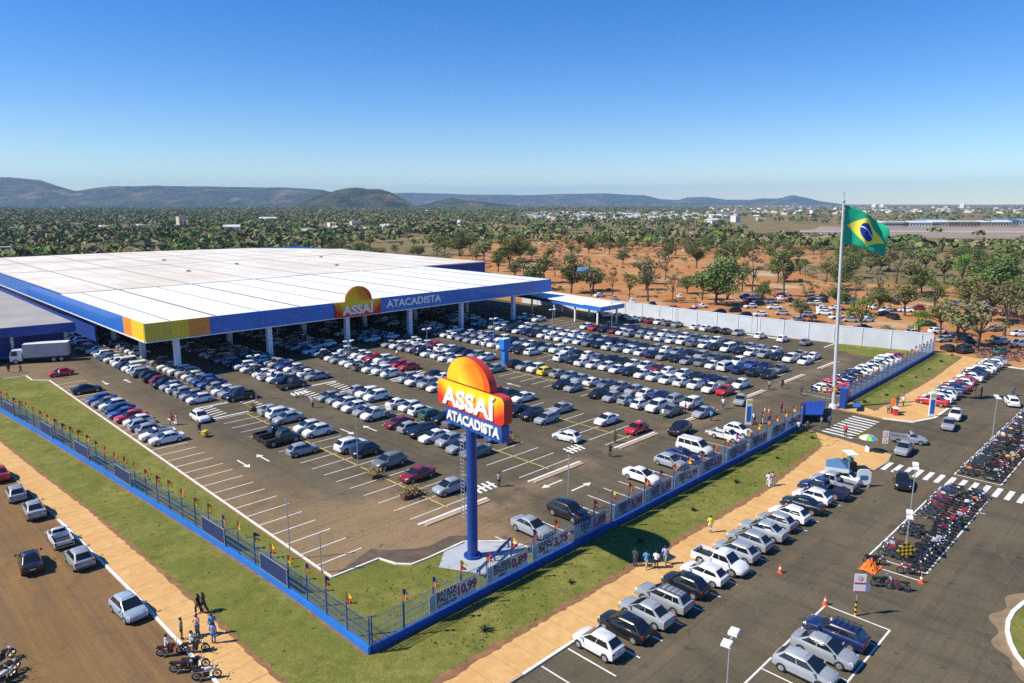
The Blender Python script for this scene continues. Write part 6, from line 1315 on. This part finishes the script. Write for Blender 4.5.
for k in range(60000):
    if cnt_t > 238: break
    az = R(tr2.uniform(6, 84)); d = math.sqrt(tr2.uniform(200 ** 2, 520 ** 2)); x, y = CAMX + math.sin(az) * d, CAMY + math.cos(az) * d
    if not free(x, y) or tr2.random() > dens(x, y): continue
    if (x > 20 and y < 300 and x < 165): continue
    if any(abs(x - a) < 7 and abs(y - b_) < 7 for a, b_ in placed): continue
    placed.append((x, y)); cnt_t += 1; kd = tr2.choices(('dark', 'olive', 'bright', 'grey'), (38, 38, 8, 16))[0]; add_tree(x, y, tr2.uniform(5.0, 9.0), kd, tr2.uniform(1.1, 1.6))
WORD = {'dark': 'dense dark green tree', 'olive': 'loose olive green tree', 'bright': 'fresh bright green tree', 'grey': 'thin greyish half-bare tree'}
def zone(x, y):
    az = math.degrees(math.atan2(x - CAMX, y - CAMY)); d = cam_dist(x, y)
    if d > 330: return ('beyond the store roof' if az < 44.5 else ('far behind the orange earth' if az < 62 else 'far beyond the main street end'))
    return 'behind the store' if az < 45 else ('on the orange earth above the white wall' if az < 64.5 else 'on the orange earth past the flagpole')
zl = {}
for t in TREES: zl.setdefault((t[3], zone(t[0], t[1])), []).append(t)
for (k, z), lst in zl.items():
    lst.sort(key=lambda t: math.atan2(t[0] - CAMX, t[1] - CAMY)); far = z.startswith(('beyond', 'far'))
    for j, (x, y, h, kd, wd) in enumerate(lst):
        tm, cm = TM[k][j % len(TM[k])]; s = h / 10.0
        lab = f"{WORD[k]} {z}" if len(lst) == 1 or far else f"{ORD[j]} {WORD[k]} counted rightward, {z}"
        r = empty('savanna_tree', (x, y, 0), tr2.uniform(0, 6.28), lab, 'tree', 'trees of the savanna'); r.scale = (s * wd, s * wd, s); link('trunk', tm, r); link('crown', cm, r)
print('trees', len(TREES))
# far woodland: one mass of leaf clumps
fr = np.random.default_rng(31); cs, sz = [], []; tries = 0
while len(cs) < 12000 and tries < 400000:
    tries += 1; az = fr.uniform(R(4), R(86)); d = 430 * (7600 / 430) ** fr.uniform(0, 1) ** 1.05
    x, y = CAMX + math.sin(az) * d, CAMY + math.cos(az) * d
    if d < 520 and (cnt_t > 0 and math.degrees(az) > 30): continue
    if not free(x, y) or fr.random() > dens(x, y) * (1.0 if d < 900 else .9): continue
    f = 1 + max(0, (d - 800) / 2200); cs.append((x, y)); sz.append((fr.choice((2.6, 3.8, 5.2, 7.0)) * fr.uniform(.8, 1.2) * f ** .45 * (1.25 if d < 1000 else 1), fr.uniform(2.6, 4.4) * min(f, 1.8) ** .5))
CP = np.array([(c['x'], c['y']) for c in CARS if c['x'] > 130])
k_ = 0
while k_ < 1700:                                            # low scrub between the trees of the open ground
    az = R(fr.uniform(46, 85)); d = math.sqrt(fr.uniform(185 ** 2, 640 ** 2)); x, y = CAMX + math.sin(az) * d, CAMY + math.cos(az) * d
    if not free(x, y) or x < 142 or mn.noise((x * .03, y * .03, 7.7)) < fr.uniform(-.35, .3) or np.min(np.hypot(CP[:, 0] - x, CP[:, 1] - y)) < 4: k_ += .02; continue
    k_ += 1; q_ = fr.uniform(.35, 1.3); cs.append((x, y)); sz.append((q_, q_ * .6))
cs = np.array(cs); sz = np.array(sz); n_ = 30; m = len(cs) * n_
d = fr.normal(size=(m, 3)); d /= np.linalg.norm(d, axis=1)[:, None]; d[:, 2] = np.abs(d[:, 2]) * 1.0 - .25
R_ = np.repeat(sz[:, 0], n_)[:, None]; H_ = np.repeat(sz[:, 1], n_)[:, None]
p = np.concatenate([np.repeat(cs, n_, 0), H_ * 1.15], 1) + d * np.concatenate([R_, R_, H_], 1) * fr.uniform(.6, 1, (m, 1))
a = fr.normal(size=(m, 3)) * .5 + d; a[:, 2] += .3; a /= np.linalg.norm(a, axis=1)[:, None]; b_ = np.cross(a, fr.normal(size=(m, 3))); b_ /= np.linalg.norm(b_, axis=1)[:, None]; e = np.cross(a, b_); s = R_ * fr.uniform(.22, .45, (m, 1))
v = np.stack([p + b_ * s, p + e * s * .7, p - b_ * s, p - e * s * .7], 1).reshape(-1, 3)
kinds_ = np.repeat(fr.choice(4, len(cs), p=[.42, .36, .08, .14]), n_)
def wood_leaf(name, dk, lt):
    g = NG(name, .8); geo = g.nt.nodes.new('ShaderNodeNewGeometry'); return g.out(g.mix(geo.outputs['Random Per Island'], dk, lt))
me = quads_mesh('woodland', v, [wood_leaf('wood_dark', (.060, .090, .030), (.17, .20, .07)), wood_leaf('wood_olive', (.10, .115, .04), (.28, .27, .115)), wood_leaf('wood_bright', (.08, .14, .03), (.21, .30, .07)), wood_leaf('wood_grey', (.16, .14, .075), (.33, .27, .16))], kinds_)
tag(link('woodland', me), 'far belt of mixed savanna woodland running to the hills', 'woodland', None, 'stuff')
# ------------------------------------------------------------------ hills
def hill_material():
    g = NG('hill_scrub', .95); c = g.mix(g.noise(.006, 7, .7, .35, .65), (.018, .030, .012), (.10, .10, .045)); c = g.mix(g.math('MULTIPLY', g.noise(.004, 6, .65, .52, .66), .7), c, (.30, .19, .11)); c = g.mix(g.math('MULTIPLY', g.noise(.05, 4, .7, .4, .7), .4), c, (.02, .03, .014)); return g.out(c, g.noise(.02, 6, .7), .8, 12)
M_HILL = hill_material()
def ridge(name, prof, dist, depth, rough, u0, u1, label=None):
    """terrain ridge whose crest follows the measured skyline at its true distance"""
    nu, nv = 220, 26; b = MB(); us = np.linspace(u0, u1, nu); pu = [p[0] for p in prof]; pv = [p[1] for p in prof]
    for j in range(nv):
        t = j / (nv - 1); s = math.sin(PI * min(1, t * 1.0)) if t < .5 else math.sin(PI * t)
        for i, u in enumerate(us):
            x0 = (u - PCX) / FPX; dirv = (RT * x0 + FW * (math.cos(PITCH) + .0)); dirv.z = 0; dirv = dirv / (dirv.dot(FW))
            D = dist + depth * (t - .5); x, y = CAMX + dirv.x * D, CAMY + dirv.y * D
            crest = (HZN - float(np.interp(u, pu, pv))) / FPX * dist * math.cos(PITCH) ** 2 * 1.04 + CAMZ
            nz = mn.fractal((x * rough, y * rough, 1.7), 1.0, 2.1, 6) * .34
            hgt = max(0, crest) * (s ** .8) * (1 + nz * (1 - s ** 6) * 1.4) + nz * 30 * s
            b.v.append((x, y, hgt - 2))
    for j in range(nv - 1):
        for i in range(nu - 1): q_ = j * nu + i; b.f.append((q_, q_ + 1, q_ + nu + 1, q_ + nu)); b.mi.append(0)
    o = b.build(name, M_HILL, smooth=180); o['kind'] = 'structure'
ridge('hills', [(-80, 178), (0, 179), (30, 179.5), (60, 181), (75, 186), (92, 191), (104, 190), (125, 188), (160, 187), (220, 187), (290, 187.5), (330, 190), (360, 199), (400, 206), (500, 212)], 7800, 2600, .0011, -80, 430)
ridge('hills', [(280, 212), (330, 200), (380, 194), (430, 193), (470, 194.5), (520, 195.5), (560, 194), (600, 193.5), (640, 195), (655, 199), (672, 200), (680, 197.5), (700, 197), (718, 199.5), (740, 200), (752, 198.5), (768, 199), (781, 196.2), (795, 198.5), (808, 201.5), (830, 204), (860, 206), (900, 205.5), (960, 206.2), (1100, 206)], 11800, 2600, .0009, 280, 1100)
ridge('hills', [(270, 214), (296, 208), (312, 201), (325, 195), (342, 191.5), (362, 190), (384, 190.5), (396, 194), (408, 200), (418, 206), (430, 211)], 4300, 900, .0022, 270, 430)
ridge('hills', [(400, 212), (424, 204), (440, 199), (452, 197), (470, 199.5), (486, 202), (510, 205), (560, 208), (600, 212)], 5200, 900, .002, 400, 600)
ridge('hills', [(-90, 196), (0, 199), (18, 204), (40, 209), (60, 213)], 5000, 700, .002, -90, 60)
# ------------------------------------------------------------------ airstrip and distant buildings
b = MB(); pts = [at(800, 238.5), at(1200, 240), at(1200, 228.5), at(820, 226.5)]; b.sheet(pts, .4); o = struct(b.build('airstrip', mat('airstrip_soil', (.30, .22, .155), .9, var=.18, scale=.01)))
b = MB(); b.sheet([at(800, 233), at(1200, 234.2), at(1200, 231.8), at(800, 231)], .7); struct(b.build('runway', mat('runway_paving', (.34, .31, .28), .9, var=.1, scale=.01)))
HW = [mat('far_wall_white', (.72, .70, .66), .8), mat('far_wall_cream', (.60, .50, .36), .8), mat('far_wall_grey', (.45, .45, .45), .8)]; HR = [mat('far_roof_tile', (.30, .14, .08), .9), mat('far_roof_pale', (.62, .62, .60), .7), mat('far_roof_grey', (.30, .30, .30), .8), mat('far_roof_blue', (.12, .32, .52), .6)]
def house(x, y, w, d, h, a, roof, wall, label, grp, flat=False, cat='house', nm='house'):
    RP = .22 if cat == 'house' else .09; r = empty(nm, (x, y, 0), a, label, cat, grp); b = MB(); b.box((0, 0, h / 2), (w, d, h)); b.build('wall', HW[wall], r)
    b = MB()
    if flat: b.box((0, 0, h + .15), (w + .4, d + .4, .3))
    else:
        e = .5; q_ = [(-w / 2 - e, -d / 2 - e, h), (w / 2 + e, -d / 2 - e, h), (w / 2 + e, d / 2 + e, h), (-w / 2 - e, d / 2 + e, h), (-w / 2 - e, 0, h + d * RP), (w / 2 + e, 0, h + d * RP)]; b.add(q_, [(0, 1, 5, 4), (2, 3, 4, 5), (3, 0, 4), (1, 2, 5), (3, 2, 1, 0)])
    b.build('roof', HR[roof], r)
    b = MB(); k_ = max(2, int(w / 4))
    for i in range(k_): b.box((-w / 2 + (i + .5) * w / k_, -d / 2 - .03, h * .5), (w / k_ * .4, .06, h * .32))
    b.build('windows', M_GLASS, r)
hz_ = random.Random(6)
for i, (u, v, w, d, h, ro, wa, lab, flat) in enumerate(((148, 254, 22, 9, 4, 1, 0, 'long low white house by the trees behind the store', True), (182, 231, 8, 8, 14, 2, 1, 'cream tower block rising from the left woodland', True), (96, 231, 12, 9, 4, 1, 0, 'white-roofed house in the left woodland', False), (232, 232, 16, 10, 5, 1, 0, 'bright white gabled house in the left woodland', False), (122, 222, 7, 7, 9, 1, 0, 'narrow white tower house in the far left woodland', True), (104, 252, 9, 8, 3.4, 1, 0, 'small white hut beside trees behind the store', False), (355, 229, 10, 8, 8, 1, 1, 'cream two-storey house behind the roof edge', True), (461, 226, 8, 7, 7, 1, 0, 'white dome-topped small building in mid woodland', True), (268, 222, 26, 12, 5, 1, 0, 'broad white shed far off left of the round hill', False), (73, 228, 14, 9, 4, 0, 1, 'cream house with tiled roof at the far left', False), (14, 257, 20, 10, 5, 2, 2, 'grey shed at the left picture edge behind the store', True), (712, 226, 24, 12, 7, 1, 0, 'white gabled hall on the plain above the dark trees', False), (735, 222, 14, 10, 9, 1, 0, 'bright white square house on the middle plain', True), (812, 216, 9, 9, 12, 1, 0, 'small white tower left of the flag', True), (430, 212, 30, 16, 6, 1, 0, 'white works hall below the small hill', True), (580, 278, 10, 5, 3, 3, 2, 'turquoise roofed shed among orange earth trees', False))):
    x, y = at(u, v); house(x, y, w, d, h * 1.15, hz_.uniform(-.6, .2), ro, wa, lab, 'scattered houses', flat)
for i, (u, v, w, h, ro, wa, lab) in enumerate(((888, 226.5, 40, 9, 1, 0, 'white hangar first along the airstrip from the flag'), (908, 226.5, 70, 9, 1, 0, 'long white hangar, second along the airstrip'), (931, 226, 34, 12, 3, 0, 'blue-roofed hangar on the airstrip'), (951, 226.5, 60, 10, 1, 1, 'cream hangar after the blue one on the airstrip'), (975, 226.5, 80, 10, 1, 1, 'long cream hangar in the middle of the airstrip'), (1000, 226, 34, 12, 3, 0, 'pale blue hangar on the airstrip right'), (1018, 226, 30, 12, 3, 0, 'last pale blue hangar at the picture edge'))):
    x, y = at(u, v); house(x, y, w * 1.05, 22, h * .62, -YAW - PI / 2 + PI / 2, ro, wa, lab, 'airstrip hangars', False, 'hangar', 'hangar')
bt = MB(); ft = random.Random(15)
for k in range(620):
    if k < 330: u, v = ft.gauss(615, 55), ft.gauss(216.5, 1.7)
    elif k < 430: u, v = ft.uniform(330, 520), ft.uniform(205.5, 213)
    elif k < 480: u, v = ft.uniform(10, 420), ft.uniform(217, 234)
    else: u, v = ft.uniform(640, 1030), ft.uniform(206.5, 214)
    if v < 205.3: continue
    x, y = at(u, v); d = cam_dist(x, y); s = d / 1500
    bt.box((x, y, 2.4), (ft.uniform(9, 22) * s ** .4, ft.uniform(9, 16) * s ** .4, 4.8 + 1.5 * ft.random() * s), ft.uniform(-.8, .8), ft.choices((0, 1, 2), (6, 3, 2))[0])
tag(bt.build('distant_town', HW), 'pale mass of small town buildings far out on the plain', 'town', None, 'stuff')
for i, (u, v, h) in enumerate(((962, 208, 26), (874, 208, 22), (882, 208, 18))):
    x, y = at(u, v); b = MB(); b.box((0, 0, h / 2), (24, 24, h)); b.box((0, 0, h + 3), (10, 10, 6)); o = b.build('tower_block', HW[0]); o.location = (x, y, 0); tag(o, ('slim white tower block on the skyline above hangars', 'first white block on the skyline by the flag', 'second white block on the skyline by the flag')[i], 'tower block')
# ------------------------------------------------------------------ air
hb = MB(); hb.box((60, 60, 219), (31800, 31800, 440)); ho = hb.build('haze', bpy.data.materials.new('haze_air')); hm = ho.data.materials[0]; hm.use_nodes = True; nt = hm.node_tree; nt.nodes.remove(nt.nodes['Principled BSDF'])
pv = nt.nodes.new('ShaderNodeVolumePrincipled'); pv.inputs['Color'].default_value = (.42, .68, 1.0, 1); pv.inputs['Density'].default_value = 6.2e-5; pv.inputs['Anisotropy'].default_value = 0.0; nt.links.new(pv.outputs[0], nt.nodes['Material Output'].inputs['Volume'])
tag(ho, kind='stuff', label='thin blue air over the whole plain', cat='haze')
